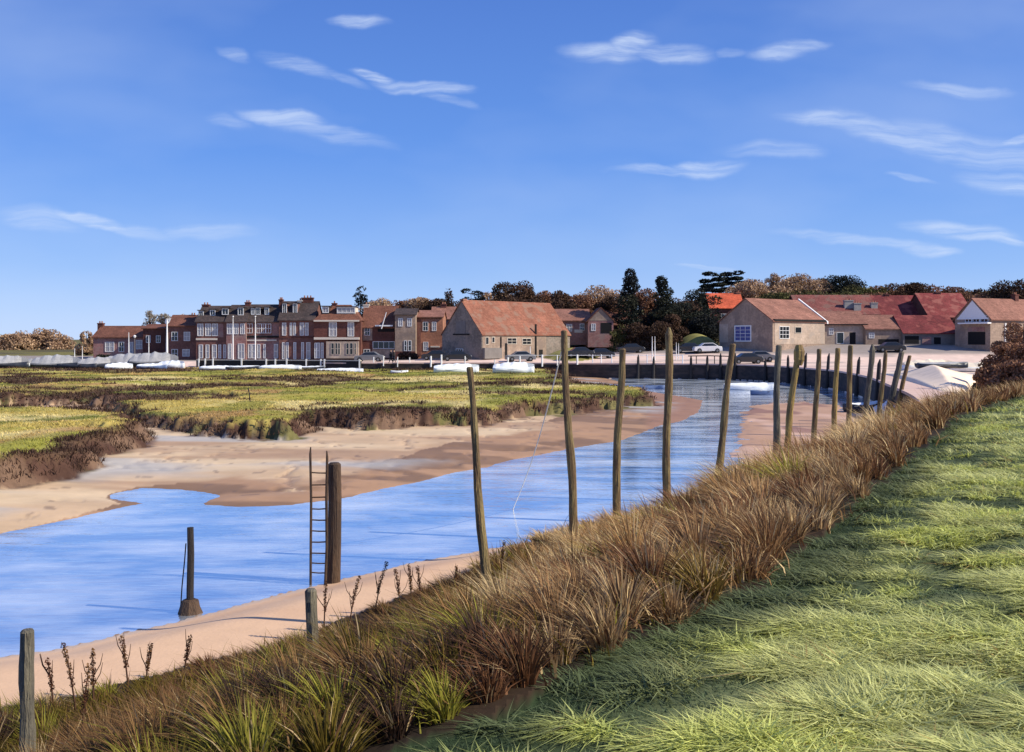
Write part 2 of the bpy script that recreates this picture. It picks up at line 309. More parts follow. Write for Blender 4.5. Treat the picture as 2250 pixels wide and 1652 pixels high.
# ------------------------------------------------------------------ outlines of the land (metres, taken at their own heights)
def P(l,z=0): return [W(u,v,z) for u,v in l]
far_edge=P([(0,1174),(128,1147),(205,1129),(271,1114),(318,1106),(270,1102),(235,1096),(246,1086),(307,1072),(384,1075),(487,1089),(436,1108),(519,1114),(640,1110),(746,1096),(838,1076),(928,1056),(1000,1038),(1070,1026),(1118,1012),(1190,998),(1262,984),(1363,968),(1400,955),(1450,935),(1500,925),(1535,905),(1545,880),(1504,872),(1453,864),(1407,856),(1350,835)])
near_edge=P([(2012,930),(1950,928),(1880,938),(1810,968),(1720,1012),(1620,1062),(1510,1105),(1400,1140),(1250,1172),(1060,1207),(880,1240),(700,1283),(400,1361),(130,1424),(0,1441)])
quay_edge=[(-26,134.5),(-20,133.5),(-1.5,133),(10.5,131),(22,128.5),(27.7,126),(31.7,119),(33.1,106),(33.0,99),(30.7,85),(27.6,73),(24.3,61),(22.2,54),(19.3,46)]
water_poly=[(-90,14)]+[(-32,23)]+far_edge+[(12,134),(24,131),(31,127),(35,119),(36,106),(36,99),(33.5,85),(30,73),(27,61),(24,57)]+near_edge+[(-32,8),(-90,-10)]
reflection_shelf=P([(1574,1062),(1596,1010),(1602,960),(1612,915),(1628,892),(1680,884),(1760,882),(1850,888),(1880,905),(1945,912),(1960,930),(1880,950),(1800,985),(1720,1030),(1620,1075)])  # added mud shelf; its brown stands in for reflections of the village
quay_poly=quay_edge+[(23.5,49.5),(31,62),(39,79),(60,112),(160,128),(3000,128),(3000,4000),(-3000,4000),(-3000,170),(-400,150),(-90,142),(-40,138)]
lawn_edge=[(-9,-14),(-4.2,-4),(-1.9,2)]+P([(900,1652),(1180,1532),(1380,1440),(1600,1335),(1760,1235),(1880,1120),(1960,1050),(2040,975),(2110,915),(2250,872)],3.2)+[(27,42),(45,52),(90,62),(400,80)]
lawn_poly=lawn_edge+[(400,-300),(-9,-300)]
marsh2=P([(0,868),(215,863),(280,880),(297,896),(341,905),(410,910),(519,923),(600,927),(641,921),(665,904),(744,903),(816,908),(949,900),(1038,900),(1143,884),(1210,880),(1358,866),(1425,860),(1400,853),(1330,843),(1240,831)],1.15)
marsh2=[(-200,60),(-60,66)]+marsh2+[(6,133),(-26,136),(-90,143),(-400,155)]
marsh1=P([(0,890),(180,892),(250,902),(302,930),(312,940),(240,950),(195,958),(185,972),(115,992),(0,1008)],1.15)
marsh1=[(-200,57),(-60,61)]+marsh1+[(-60,22),(-200,10)]
creeks=[(P([(0,852),(50,850),(130,856)],1),1.6),(P([(150,866),(240,857),(330,851),(400,856)],1),3.2),(P([(375,849),(440,845),(505,848)],1),1.5),(P([(545,846),(590,849)],1),1.6),
  (P([(625,851),(700,838),(780,830),(830,829)],1),2.2),(P([(620,826),(672,824)],1),1.6),(P([(830,859),(880,856),(985,850)],1),2),(P([(1060,842),(1130,839),(1240,841)],1),2.6),(P([(220,821),(262,820)],1),4),(P([(440,830),(500,826)],1),2),
  (P([(160,925),(260,918)],1),.5),(P([(90,945),(200,945),(300,945)],1),.45),(P([(60,870),(130,868)],1),.6),(P([(420,866),(520,872),(600,868)],1),1.0),(P([(1000,872),(1060,868),(1130,872)],1),1.3),(P([(700,812),(760,815),(860,822)],1),2)]
def back_z(X,Y):
    u=CX+X/np.maximum(Y,20)*F
    A=np.interp(u,[0,800,1000,1230,1300,1450,1600,1700,2250,3500],[0,0,.4,.5,.9,1.5,2.2,2.4,2.5,2.5])
    B=np.interp(u,[0,900,1000,1240,1500,1900,2250],[.3,.3,.7,2.6,3,3,3])
    Cc=np.interp(u,[0,200,600,1200,1600,2000,2250],[1,1,2,5,11,12,12])
    return 2+A*sstep(Y,128,150)+B*sstep(Y,152,176)+Cc*sstep(Y,176,300)
GREEN1=np.array([.42,.325,.09]); GREEN2=np.array([.27,.24,.055]); GREEN3=np.array([.56,.46,.20]); BROWN=np.array([.080,.042,.030])  # BROWN: bank brown darkened to take in the scarp shadow
def mixc(a,b,t): return a*(1-t[:,None])+b*t[:,None]
def terrain(X,Y):
    """height, class, colour.  classes: 0 mud 1 marsh 2 bank soil 3 sand 4 lawn 5 paved 6 hill"""
    n=len(X)
    wob=(fbm(X*.5,Y*.5,4,3)-.5); wob2=(fbm(X*1.7,Y*1.7,3,9)-.5)
    dw=sdf(X+wob2*.3,Y+wob*.5,water_poly); dq=sdf(X,Y,quay_poly); dl=sdf(X+wob2*.3,Y,lawn_poly)
    scl=np.clip(Y/50,.3,1.4)
    m1=sdf(X+wob*2.2*scl,Y+wob*2.2*scl,marsh1); m2=sdf(X+wob*2.5*scl,Y+wob2*2.0*scl,marsh2); dm=np.maximum(m1,m2)
    near_side=inside(X,Y,near_edge[::-1]+[(20,50),(24,60),(400,60),(400,-400),(-200,-400),(-90,-10),(-32,8)][::1]) if False else None
    ne=[(30,62)]+near_edge+[(-32,8),(-90,-10)]
    dn=linedist(X,Y,ne)
    # which bank: compare with centre line of the water
    nearp=[(24,57)]+near_edge+[(-32,8),(-90,-10),(-90,-400),(3000,-400),(3000,128),(160,128),(60,112),(39,79),(31,62),(23.5,49.5)]
    isn=inside(X,Y,nearp)
    z=np.full(n,-.5); cls=np.zeros(n,int); col=np.zeros((n,3))
    # ---- mud
    d=-dw
    zm=np.where(d<0,np.maximum(d*.25,-.6),.40*(1-np.exp(-np.maximum(d,0)/5)))+.05*(fbm(X*.25,Y*.4,3,21)-.5)*np.clip(d,0,2)
    mudA=np.array([.56,.385,.225]); mudB=np.array([.38,.23,.13]); mudC=np.array([.64,.47,.285]); wet_sheen=np.array([.40,.40,.39])
    t=fbm(X*.10,Y*.33,4,31); c=mixc(np.tile(mudA,(n,1)),mudC,sstep(t,.42,.62)); c=mixc(c,mudB,sstep(fbm(X*.07,Y*.35,4,55),.55,.68)*.8)
    wm=sstep(X,-14,-9)*np.interp(Y,[25,34,50,70],[.6,2.4,5.5,7.5]); wet_reflect=np.array([.39,.225,.12])  # wet brown margin, widened so its colour stands in for village reflections
    c=mixc(c,wet_reflect,1-sstep(d+wob*wm*.5,wm*.75,wm*1.05)); c=mixc(c,wet_reflect*.6,sstep(fbm(X*.25,Y*.5,3,57),.52,.6)*(d<wm))
    uu=CX+X/np.maximum(Y,5)*F; c=mixc(c,np.array([.30,.16,.095]),sstep(uu,1405,1440)*(Y>50))  # mud tip browned, bank colour with reflection painted in
    rn=np.abs(fbm(X*.16,Y*.30,4,58)-.5); c=mixc(c,np.array([.25,.15,.10]),(1-sstep(rn,.002,.010))*.6*(d>2)); z0r=(1-sstep(rn,.0,.03))*.06
    c=mixc(c,np.array([.16,.10,.07]),sstep(fbm(X*1.5,Y*2.4,3,59),.74,.80)*.6)
    wt=sstep(fbm(X*.06+5,Y*.25,3,77),.56,.66)*sstep(d,1.0,3.5); c=mixc(c,wet_sheen,wt*.7)  # grey sky sheen of the wet patches put into the mud colour
    zm=zm-np.where(d>1,z0r,0); z[:]=zm; col[:]=c
    # ---- marsh
    k=sstep(dm,-.9*scl,.45*scl)
    top=1.14+.55*(fbm(X*.16,Y*.22,4,41)-.5)+.12*(fbm(X*1.3,Y*1.3,3,42)-.5)
    cr=np.zeros(n)
    for pl,w in creeks:
        dd=linedist(X+wob*3,(Y+wob2*3),pl); cr=np.maximum(cr,1-sstep(dd,w*.45,w*1.25))
    st=fbm(X*.09+wob*1.5,Y*.16,4,61); cr2=np.maximum(cr,sstep(st,.56,.64)*.85)
    top=top-.30*cr
    mk=~isn&(dq<0)
    zz=zm*(1-k)+top*k
    g=mixc(np.tile(GREEN1,(n,1)),GREEN3,sstep(fbm(X*.11,Y*.21,4,71),.45,.62)); g=mixc(g,GREEN2,sstep(fbm(X*.13+40,Y*.17,4,81),.5,.62)); 
    g=mixc(g,np.array([.36,.20,.09]),sstep(fbm(X*.2+9,Y*.3,3,91),.60,.72)*.7)
    g=mixc(g,np.array([.13,.14,.03]),sstep(fbm(X*.15+19,Y*.25,3,96),.55,.63)*.8); g=mixc(g,np.array([.29,.28,.045]),sstep(fbm(X*.12+59,Y*.2,3,97),.56,.66)*.7)
    g=mixc(g,BROWN,cr2*.9)
    ew=np.clip((fbm(X*.13,Y*.2,3,46)-.30)*3.6,.15,1.7); edge=1-sstep(dm+wob*.8*scl,.35*scl*ew,1.2*scl*ew); g=mixc(g,BROWN*1.1,edge*.95)  # brown edge, with the scarp's shadow put into its colour
    mm=mk&(dm>-.5)
    z=np.where(mm,zz,z); kk=sstep(dm+wob2*.6*scl,-1.5*scl,-.7*scl); bk=mixc(np.tile(BROWN*.9,(n,1)),np.array([.17,.105,.07]),sstep(fbm(X*.35,Y*.6,4,47),.46,.6)); bk=mixc(bk,np.array([.15,.14,.05]),sstep(fbm(X*.3+9,Y*.5,3,48),.58,.66)*.8); c2=np.where(kk[:,None]>0,col*(1-kk[:,None])+bk*kk[:,None],col); c2=np.where((dm>0)[:,None],g,c2)
    col=np.where((mk&(dm>-1.5))[:,None],c2,col); cls=np.where(mk&(dm>-.75*scl),1,cls)
    # ---- paved / back country
    q=dq>0
    zb=back_z(X,Y); edgeq=np.where(Y<134,sstep(dq,1.2,2.2),sstep(dq,0,2.5))
    low=np.where(X<-24,1.2,.1)
    zbk=low*(1-edgeq)+zb*edgeq
    z=np.where(q,zbk,z)
    pale=np.array([.70,.52,.43]); grey=np.array([.22,.195,.18]); cream=np.array([.84,.66,.50])
    u=CX+X/np.maximum(Y,20)*F
    pv=mixc(np.tile(pale,(n,1)),cream,sstep(u,1950,2010)*sstep(-Y,-100,-80)); 
    gy=sstep(np.where(u>1350,z,0),2.9,3.3)+sstep(Y,142,146)*(u<1350)
    pv=mixc(pv,grey,np.clip(gy,0,1)*.85); pv=mixc(pv,grey*1.2,sstep(fbm(X*.12,Y*.3,3,13),.58,.66)*.6)
    back=np.array([.10,.085,.045]); bg=mixc(np.tile(back,(n,1)),np.array([.17,.15,.05]),sstep(fbm(X*.05,Y*.08,3,5),.4,.6))
    hill=q&(((Y>153)&(u>1190))|(Y>172))
    ar=((X-34)/11.0)**2+((Y-73)/20)**2; z=np.where(q,z+np.clip(1-ar,0,1)*1.5*sstep(dq,.8,6),z)
    # grassy mounds beside the barn and before the conifers
    for (mu,mY,ru,rY,h) in ((1255,147,62,12,1.3),(1525,152,55,8,2.2)):
        mx=X_(mu,mY); rr=((X-mx)/(ru/F*mY))**2+((Y-mY)/rY)**2; b=np.clip(1-rr,0,1)**1.2*h; z=np.where(q,z+b,z); hill=hill|(q&(rr<1)); 
        bg=np.where((rr<1)[:,None],mixc(np.tile(np.array([.20,.18,.055]),(n,1)),np.array([.30,.27,.09]),sstep(fbm(X*.4,Y*.4,3,6),.4,.6)),bg)
    pv=mixc(pv,cream,sstep(1.3-ar,0,.6)*.9)
    col=np.where(q[:,None],np.where(hill[:,None],bg,pv),col); cls=np.where(q,np.where(hill,6,5),cls)
    # ---- near bank
    b=isn&(dw<0)&~q
    dpos=np.maximum(-dl,0); tt=dn/(dn+dpos+1e-6)
    t0=np.interp(X,[-8,-1,5],[.60,.48,.32]); zn=.34*sstep(dn,0,2.0)+2.86*sstep(tt,t0,1.0)
    sandw=np.interp(X,[-30,-8,-4,-1.3,.5,3],[3.4,3.5,3.5,3.0,1.3,.3])+wob*.5
    issand=b&(dn<sandw)
    zn=zn*np.where(dn<sandw,1,1)+np.where(issand,0,.12*(fbm(X*1.5,Y*1.5,3,8)-.3))
    z=np.where(b,zn,z)
    soil=mixc(np.tile(np.array([.018,.013,.010]),(n,1)),np.array([.035,.022,.014]),sstep(fbm(X*1.1,Y*1.1,3,18),.4,.6))  # dark soil, blackened further to hold the shadow beside the reeds
    sand=mixc(np.tile(np.array([.66,.43,.265]),(n,1)),np.array([.61,.385,.235]),sstep(fbm(X*.3,Y*.8,3,28),.4,.7))
    sand=mixc(sand,np.array([.45,.36,.30]),1-sstep(dn,0,.35))
    col=np.where(b[:,None],np.where(issand[:,None],sand,soil),col); cls=np.where(b,np.where(issand,3,2),cls)
    sh=sdf(X+wob2*1.5,Y+wob*4,reflection_shelf); ss=(sh>-.5)&~q&(z<.4)
    zs=-.12+.17*sstep(sh,-.5,1.2)+.06*(fbm(X*.3,Y*.3,3,22)-.5); z=np.where(ss,np.maximum(z,zs),z)
    sc=mixc(np.tile(np.array([.45,.265,.16]),(n,1)),np.array([.58,.37,.26]),sstep(fbm(X*.25,Y*.12,3,23),.48,.6)); sc=mixc(sc,np.array([.24,.12,.085]),sstep(fbm(X*.3,Y*.2,3,24),.55,.62)*.8)  # shelf colours paint in the reddish village reflection
    s2=ss&(cls!=2); col=np.where(s2[:,None],sc,col); cls=np.where(s2,0,cls)
    # ---- lawn
    l=dl>0
    und=.12*(fbm(X*.35,Y*.7,3,2)-.5)*sstep(dl,.2,2)+.09*(fbm(X*1.8,Y*3.0,3,4)-.5)
    zl=3.2+.035*np.minimum(dl,12)+und*np.clip(dl,0,1)
    z=np.where(l,zl,z)
    lc=mixc(np.tile(np.array([.05,.065,.03]),(n,1)),np.array([.13,.15,.065]),sstep(fbm(X*1.2,Y*3,4,14),.42,.62)); lc=mixc(lc,np.array([.025,.04,.018]),1-sstep(dl,.3,.9))  # dark green shadow strip painted along the lawn edge
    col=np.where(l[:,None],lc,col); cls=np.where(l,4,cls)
    return z,cls,col,dict(dn=dn,dl=dl,dm=dm,dq=dq,dw=dw,isn=isn,sandw=sandw,cr=cr2,tt=tt)
def zat(x,y):
    return float(terrain(np.array([float(x)]),np.array([float(y)]))[0][0])

# ------------------------------------------------------------------ terrain sheet, cut into its named surfaces
def build_terrain():
    NX=900
    s=np.sinh(np.linspace(-2.4,2.4,NX))/np.sinh(2.4)*2.6
    s=np.concatenate([np.linspace(-2.6,-.62,90),np.linspace(-.61,.61,700),np.linspace(.62,2.6,90)]); NX=len(s)
    off=6.0
    y1=np.exp(np.linspace(math.log(2.0),math.log(150+off),620)); y2=np.exp(np.linspace(math.log(151.5+off),math.log(4000),90)); yy=np.concatenate([y1,y2]); NY=len(yy)
    S,YY=np.meshgrid(s,yy); X=(S*YY).ravel(); Y=(YY-off).ravel()
    z,cls,col,_=terrain(X,Y)
    V=np.stack([X,Y,z],1)
    idx=np.arange(NX*NY).reshape(NY,NX)
    q=np.stack([idx[:-1,:-1],idx[:-1,1:],idx[1:,1:],idx[1:,:-1]],-1).reshape(-1,4)
    fc=np.max(cls[q],axis=1)
    names={0:('mud_flat','mud'),1:('marsh','ground'),2:('river_bank','ground'),3:('sand_strip','sand'),4:('lawn','ground'),5:('quay_ground','paved'),6:('hill','ground')}
    for k,(nm,mk) in names.items():
        f=q[fc==k]
        if not len(f): continue
        u,inv=np.unique(f,return_inverse=True)
        o=np_mesh(nm,V[u],[inv.reshape(f.shape)],M[mk],col[u],smooth=True); tag(o,kind='structure')
build_terrain()
o=MB().add([(-260,-60,0),(45,-60,0),(45,136,0),(-260,136,0)],[(0,1,2,3)]).build('water',M['water']); tag(o,kind='structure')

# ------------------------------------------------------------------ quay wall
def smooth_line(pts,n=6):
    out=[]
    for i in range(len(pts)-1):
        p0=pts[max(i-1,0)];p1=pts[i];p2=pts[i+1];p3=pts[min(i+2,len(pts)-1)]
        for k in range(n):
            t=k/n
            out.append(tuple(.5*((2*p1[j])+(-p0[j]+p2[j])*t+(2*p0[j]-5*p1[j]+4*p2[j]-p3[j])*t*t+(-p0[j]+3*p1[j]-3*p2[j]+p3[j])*t**3) for j in (0,1)))
    out.append(pts[-1]); return out
QL=smooth_line(quay_edge)
def ribbon(line,profile,closed=True):
    """profile: list of (offset to landward, z)"""
    mb=MB(); n=len(profile); rows=[]
    for i,(x,y) in enumerate(line):
        a=Vector(line[min(i+1,len(line)-1)])-Vector(line[max(i-1,0)]); a.normalize(); nrm=Vector((-a.y,a.x))   # left of travel = landward
        rows.append([(x+nrm.x*o_,y+nrm.y*o_,z_) for o_,z_ in profile])
    vs=[v for r in rows for v in r]; fs=[]
    for i in range(len(line)-1):
        for k in range(n if closed else n-1):
            a=i*n+k; b=i*n+(k+1)%n; fs.append((a,a+n,b+n,b))
    if closed: fs.append(tuple(range(n))); fs.append(tuple((len(line)-1)*n+k for k in range(n))[::-1])
    return mb.add(vs,fs)
def plank_mat():
    m=mat('tarred_wall_planks',(.032,.027,.027),noise=(1.2,.4),col2=(.06,.042,.036),noise2=(.6,.3),rough=.85,bump=.6,bscale=5,stretch=(1,1,3)); return m
M['plank']=plank_mat()
qw=thing('quay_wall','dark timber faced quay wall curving round the creek basin','wall',(10,128,0))
def qp(o): o.location=(-10,-128,0); return o
qp(ribbon(QL,[(0,-1.0),(.55,-1.0),(.55,1.85),(0,1.85)]).build('wall_face',M['plank'],qw))
M['coping']=mat('pale_quay_coping',(.60,.42,.35),noise=(.6,.15))
qp(ribbon(QL,[(-.06,1.85),(2.6,1.85),(2.6,2.02),(-.06,2.02)]).build('coping',M['coping'],qw))
# the end of the wall where it turns into the bank
ex,ey=quay_edge[-1]
qp(ribbon([(ex,ey),(ex+1.1,ey-1.6),(ex+3.2,ey-1.0),(ex+5.2,ey+1.8)],[(0,-.3),(.5,-.3),(.5,2.0),(0,2.0)]).build('end_wall',M['plank'],qw))

# ------------------------------------------------------------------ tall mooring poles
def pole_mesh(base,top,r0,r1,rings=16,n=10,jit=.10,bend=.03,point=False):
    base=Vector(base); top=Vector(top); pts=[];rad=[]
    ph=random.uniform(0,6.28)
    for i in range(rings):
        t=i/(rings-1); p=base.lerp(top,t)+Vector((math.sin(ph+t*5.1),math.cos(ph*1.7+t*4.3),0))*bend*math.sin(math.pi*min(t*1.02,1))
        pts.append(p); rad.append((r0*(1-t)+r1*t)*(1+random.uniform(-.06,.06)))
    if point: pts.append(top+Vector((0,0,r1*2))); rad.append(r1*.35)
    else: pts.append(top+Vector((0,0,r1*.35))); rad.append(r1*.72)
    return MB().tube([p-base for p in pts],rad,n,True,jit)
poles=[ # u_base,v_base,Y,u_top,v_top,width px base, width px top, mat, label
 (1079,1345,16.2,1032,808,30,15,'wood','thick leaning mooring pole, nearest of the tall row, top left of its base'),
 (1258,1165,22.3,1240,728,24,15,'wood','tall mooring pole with the white rope tied near its top'),
 (1355,1135,25,1368,768,22,16,'wood','slim mooring pole between the roped pole and a taller dark pole'),
 (1467,1085,27.5,1470,735,22,17,'wood','dark mooring pole, fourth of the tall row counted from the left'),
 (1575,1050,31,1610,757,20,15,'wood','mooring pole leaning to the right, fifth of the tall row from the left'),
 (1704,992,37,1711,760,19,14,'wood_grey','grey upright mooring pole just left of the mustard topped pole'),
 (1730,985,38.5,1755,762,17,15,'wood_mustard','mooring pole with a swollen mustard yellow top'),
 (1790,960,43,1800,768,15,11,'wood','mooring pole just right of the mustard topped pole'),
 (1833,940,47,1841,766,14,12,'wood_mustard','short yellowish mooring pole, ninth of the row from the left'),
 (1864,915,52,1869,760,14,12,'wood','stout brown mooring pole, tenth of the row from the left'),
 (1904,900,57,1917,768,14,13,'wood_grey','olive grey mooring pole with pointed top, left of the last cluster'),
 (1934,895,59,1946,778,13,10,'wood','red brown mooring pole at the left of the last leaning cluster'),
 (1956,893,61,1981,774,17,13,'wood_grey','thickest leaning pole in the last cluster by the quay end'),
 (1972,893,62,1999,782,12,9,'wood','last and thinnest leaning pole next to the quay end')]
for i,(ub,vb,Y,ut,vt,wb,wt,mt,lab) in enumerate(poles):
    g=zat(X_(ub,Y),Y); zb=Z_(vb,Y); 
    b=Vector((X_(ub,Y),Y,zb)); t=Vector((X_(ut,Y*.995),Y*.995,Z_(vt,Y)))
    ext=max(zb-g+.6,.5); b=b-(t-b).normalized()*ext
    o=pole_mesh(b,t,wb*Y/F/2*.88,wt*Y/F/2*.9,bend=.05 if Y<40 else .03,point=(i in (10,11,3))).build('mooring_pole',M[mt],smooth=False); o.location=b
    tag(o,lab,'pole','tall mooring poles along the near bank')
    if i==6:
        bb=MB().tube([(0,0,0),(.01,0,.22),(.02,0,.55),(.01,0,.8)],[.13,.21,.22,.12],10,True,.08).build('swollen_top',M['wood_mustard'],o); bb.location=t-b-Vector((0,0,.72))
        pass
# short posts
def post(name,lab,ub,vb,vt,Y,w,mt,ut=None,cat='post'):
    x=X_(ub,Y); g=zat(x,Y); zt=Z_(vt,Y); b=Vector((x,Y,min(g,Z_(vb,Y))-.3)); t=Vector((X_(ut or ub,Y),Y,zt))
    o=pole_mesh(b,t,w*Y/F/2,w*Y/F/2*.88,rings=12,n=9,jit=.08,bend=.012).build(name,M[mt]); o.location=b; return tag(o,lab,cat)
post('timber_post','weathered brown timber post at the far left among the reeds',56,1650,1388,10.6,34,'wood_grey',60)
post('timber_post','grey green cut timber post standing in the reeds below the ladder',689,1480,1298,14.0,29,'wood_grey',683)
# isolated pile on concrete foot with cable
Y=18.7; x=X_(418,Y); pr=thing('mooring_pile','dark square topped pile on a flared dark foot in the creek','pile',(x,Y,-.1))
MB().tube([(0,0,.1),(0,0,.5),(.01,0,1.2),(0,0,1.72)],[.072,.07,.066,.062],10,True,.05).build('pile',M['tar'],pr)
MB().tube([(0,0,0),(0,0,.10),(0,0,.22),(0,0,.33),(0,0,.36)],[.27,.24,.19,.16,.1],9,True,.06).build('foot',M['wood_dark'],pr)
MB().tube([(-.075,-.02,1.42),(-.10,-.02,1.1),(-.15,-.02,.6),(-.17,-.02,.28),(-.2,-.02,.05)],.012,5).build('cable',M['tar'],pr)
# thick pile with ladder
Y=21.0; x=X_(735,Y); pr=thing('mooring_pile','thick dark brown pile behind the ladder at the water edge','pile',(x,Y,-.4))
zt=Z_(1020,Y)+.4; r=.142
MB().tube([(-.04,0,0),(-.03,0,.5),(0,0,1.3),(.01,0,2.2),(.0,0,zt),(0,0,zt+.04)],[.165,.155,r,r,.135,.09],12,True,.05).build('pile',M['wood_dark'],pr)
MB().tube([(.17-.29,-.12,.30),(.17-.05,-.17,.28)],.05,6).build('brace',M['wood_dark'],pr)
lx=X_(704,Y); lad=thing('ladder','rough dark ladder leaning upright against the thick pile','ladder',(lx,Y-.18,-.2))
wl=.17; h0=.25; htL=Z_(980,Y)+.2; htR=Z_(988,Y)+.2
for sx,ht in ((-1,htL),(1,htR)):
    MB().tube([(sx*wl*.9-.02,0,0),(sx*wl-.0,0,1),(sx*wl*.95,0,2.0),(sx*wl*1.05,0,ht-.15),(sx*wl,0,ht)],[.03,.03,.03,.028,.012],7,True,.12).build('rail',M['wood_dark'],lad)
for v in (1036,1062,1089,1115,1139,1163,1187,1211,1233,1254,1270):
    zr=Z_(v,Y)+.2
    if v<1265: MB().tube([(-wl,0,zr+random.uniform(-.01,.01)),(0,0,zr-.005),(wl,0,zr+random.uniform(-.01,.01))],.016,6,True,.1).build('rung',M['wood_dark'],lad)
# rope
p0=Vector((X_(1239,22.3),22.25,Z_(750,22.3))); p1=Vector((*W(1126,1118,0),-.05)); pts=[]
for i in range(25):
    t=i/24; p=p0.lerp(p1,t); p.z-=.45*math.sin(math.pi*t)*(1-.3*t); pts.append(p-p0)
o=MB().tube(pts,[.014]*25,6).build('mooring_rope',M['rope']); o.location=p0; tag(o,'slack white rope running from a mooring pole down into the creek','rope')
# piles along the quay wall
piles=[(1370,770,828),(1408,779,828),(1447,783,824),(1511,781,846),(1548,780,842),(1588,776,846),(1623,775,825),(1687,786,838),(1730,780,832),(1774,775,835),(1821,776,860),(1888,784,850),(1929,789,848)]
ordn=['first','second','third','fourth','fifth','sixth','seventh','eighth','ninth','tenth','eleventh','twelfth','thirteenth']
QA=np.array(QL)
for i,(u,vt,vb) in enumerate(piles):
    j=int(np.argmin(np.abs(CX+QA[:,0]/QA[:,1]*F-u)+(QA[:,1]<70)*500)); x,y=QA[j]; x=X_(u,y-.3); y-=.35
    if j>0:
        a=QA[min(j+1,len(QA)-1)]-QA[j-1]; a/=np.linalg.norm(a); y=QA[j][1]+a[0]*-.2; x=X_(u,y); 
        x,y=QA[j][0]+a[1]*.22,QA[j][1]-a[0]*.22
    zt=Z_(vt,y); lean=.35 if i in (9,10,11,12) else .05
    o=MB().tube([(0,0,0),(lean*.3,0,1.3),(lean*.8,0,zt+.2),(lean,0,zt+.6)],[.22,.2,.15,.05],8,True,.08).build('quay_pile',M['tar']); o.location=(x,y,-.6)
    tag(o,'dark timber pile against the quay wall, %s from the left%s'%(ordn[i],', leaning right' if lean>.1 else ''),'pile','dark piles along the quay wall')

# ------------------------------------------------------------------ railing on the quay
rl=thing('quay_railing','white post and rail fence along the quay edge','railing',(5,132,2))
rp=[(821,784,797),(843,784,804),(874,784,806),(900,785,797),(947,782,806),(970,779,806),(1022,782,802),(1087,790,811),(1116,785,809),(1142,782,809),(1191,779,805),(1224,780,803),(1268,779,801),(1302,779,789),(1321,779,789),(1344,779,789),(1422,779,789),(1465,779,789),(1500,779,789)]
last=None
for i,(u,vt,vb) in enumerate(rp):
    y=132.0 if u<1230 else 131.0; y=float(np.interp(X_(u,130),QA[:30,0],QA[:30,1]))-.0+.15
    x=X_(u,y); zt=Z_(vt,y)
    thick=.13 if u in (947,970,1116,1142,1191,1268) else .075
    zb=min(Z_(vb,y),2.0) if u<1290 else 2.0
    zb=max(zb,1.2) if u<1290 else 2.0
    MB().tube([(x-5,y-132-.3*(zb<1.9),zb-2),(x-5,y-132-.3*(zb<1.9),zt-2)],thick,7,True,.05).build('post',M['white'],rl)
    if last and u>=1142:
        MB().tube([(last[0]-5,last[1]-132,Z_(780.5,last[1])-2),(x-5,y-132,Z_(780.5,y)-2)],.035,5).build('rail',M['white'],rl)
    last=(x,y)
fr=thing('safety_rail','dark rail fixed between piles on the quay edge','railing',(25,127,2))
MB().tube([(X_(1512,127.8)-25,.8,Z_(782,127.8)-2),(X_(1560,127.2)-25,.2,Z_(781.5,127.2)-2),(X_(1612,124.5)-25,-2.5,Z_(783,124.5)-2)],.07,6).build('rail',M['tar'],fr)
for u in (1530,1570): MB().tube([(X_(u,127.3)-25,.3,0),(X_(u,127.3)-25,.3,1.0)],.06,6).build('post',M['tar'],fr)
# flagpoles and masts standing ashore
masts=[(164,765,792,150,.07,'thin white mast left of the reddish low house'),(181,761,793,150,.06,'white mast beside the dark boats at the left of the village'),(283,730,792,148,.09,'white mast before the low brick house, left of the lamp'),
 (327,737,796,146,.07,'slim white mast in front of the dark red brick wall'),(367,700,803,144,.17,'thick tall white mast in front of the bare grey tree'),(512,696,803,143,.10,'white flagpole before the terrace, left one of the pair'),(561,696,803,143,.10,'white flagpole before the terrace, right one of the pair'),
 (1433,739,784,134,.07,'pale mast by the conifers, left one of the close pair'),(1439,739,784,134.5,.07,'pale mast by the conifers, right one of the close pair'),(1486,752,784,134,.06,'short pale mast left of the parked dark cars'),(1491,754,784,134.5,.06,'short pale mast, right neighbour of its twin'),(1165,761,790,138,.08,'white post standing before the barn wall')]
for (u,vt,vb,Y,r,lab) in masts:
    x=X_(u,Y); z0=zat(x,Y)-.1; zt=Z_(vt,Y); h=zt-z0
    m_=thing('white_mast',lab,'mast',(x,Y,z0))
    MB().tube([(0,0,0),(0,0,h*.5),(0,0,h)],[r,r*.85,r*.4],7).build('pole',M['white'],m_)
    if r>.15:
        MB().add([(0,0,h*.86),(.35,.05,h*.92),(.62,0,h*1.02),(.15,-.05,h*1.0),(0,.02,h*1.01),(-.3,.03,h*.97),(-.34,0,h*.9)],[(0,1,2,3,4),(0,4,5,6)]).build('pennant',M['white'],m_).modifiers.new('s','SOLIDIFY').thickness=.03
    elif u in (512,561): MB().tube([(0,0,h),(0,0,h+.14)],[.12,.12],8).build('finial',M['white'],m_)
o=thing('street_lamp','small lamp on a thin post before the low brick house','lamp',(X_(296,149),149,zat(X_(296,149),149)-.1))
hh=Z_(742,149)-o.location.z
MB().tube([(0,0,0),(0,0,hh)],[.06,.045],6).build('post',M['greywall'],o); MB().tube([(0,0,hh),(0,0,hh+.25),(0,0,hh+.42)],[.12,.24,.05],8).build('lamp_shade',M['white'],o)

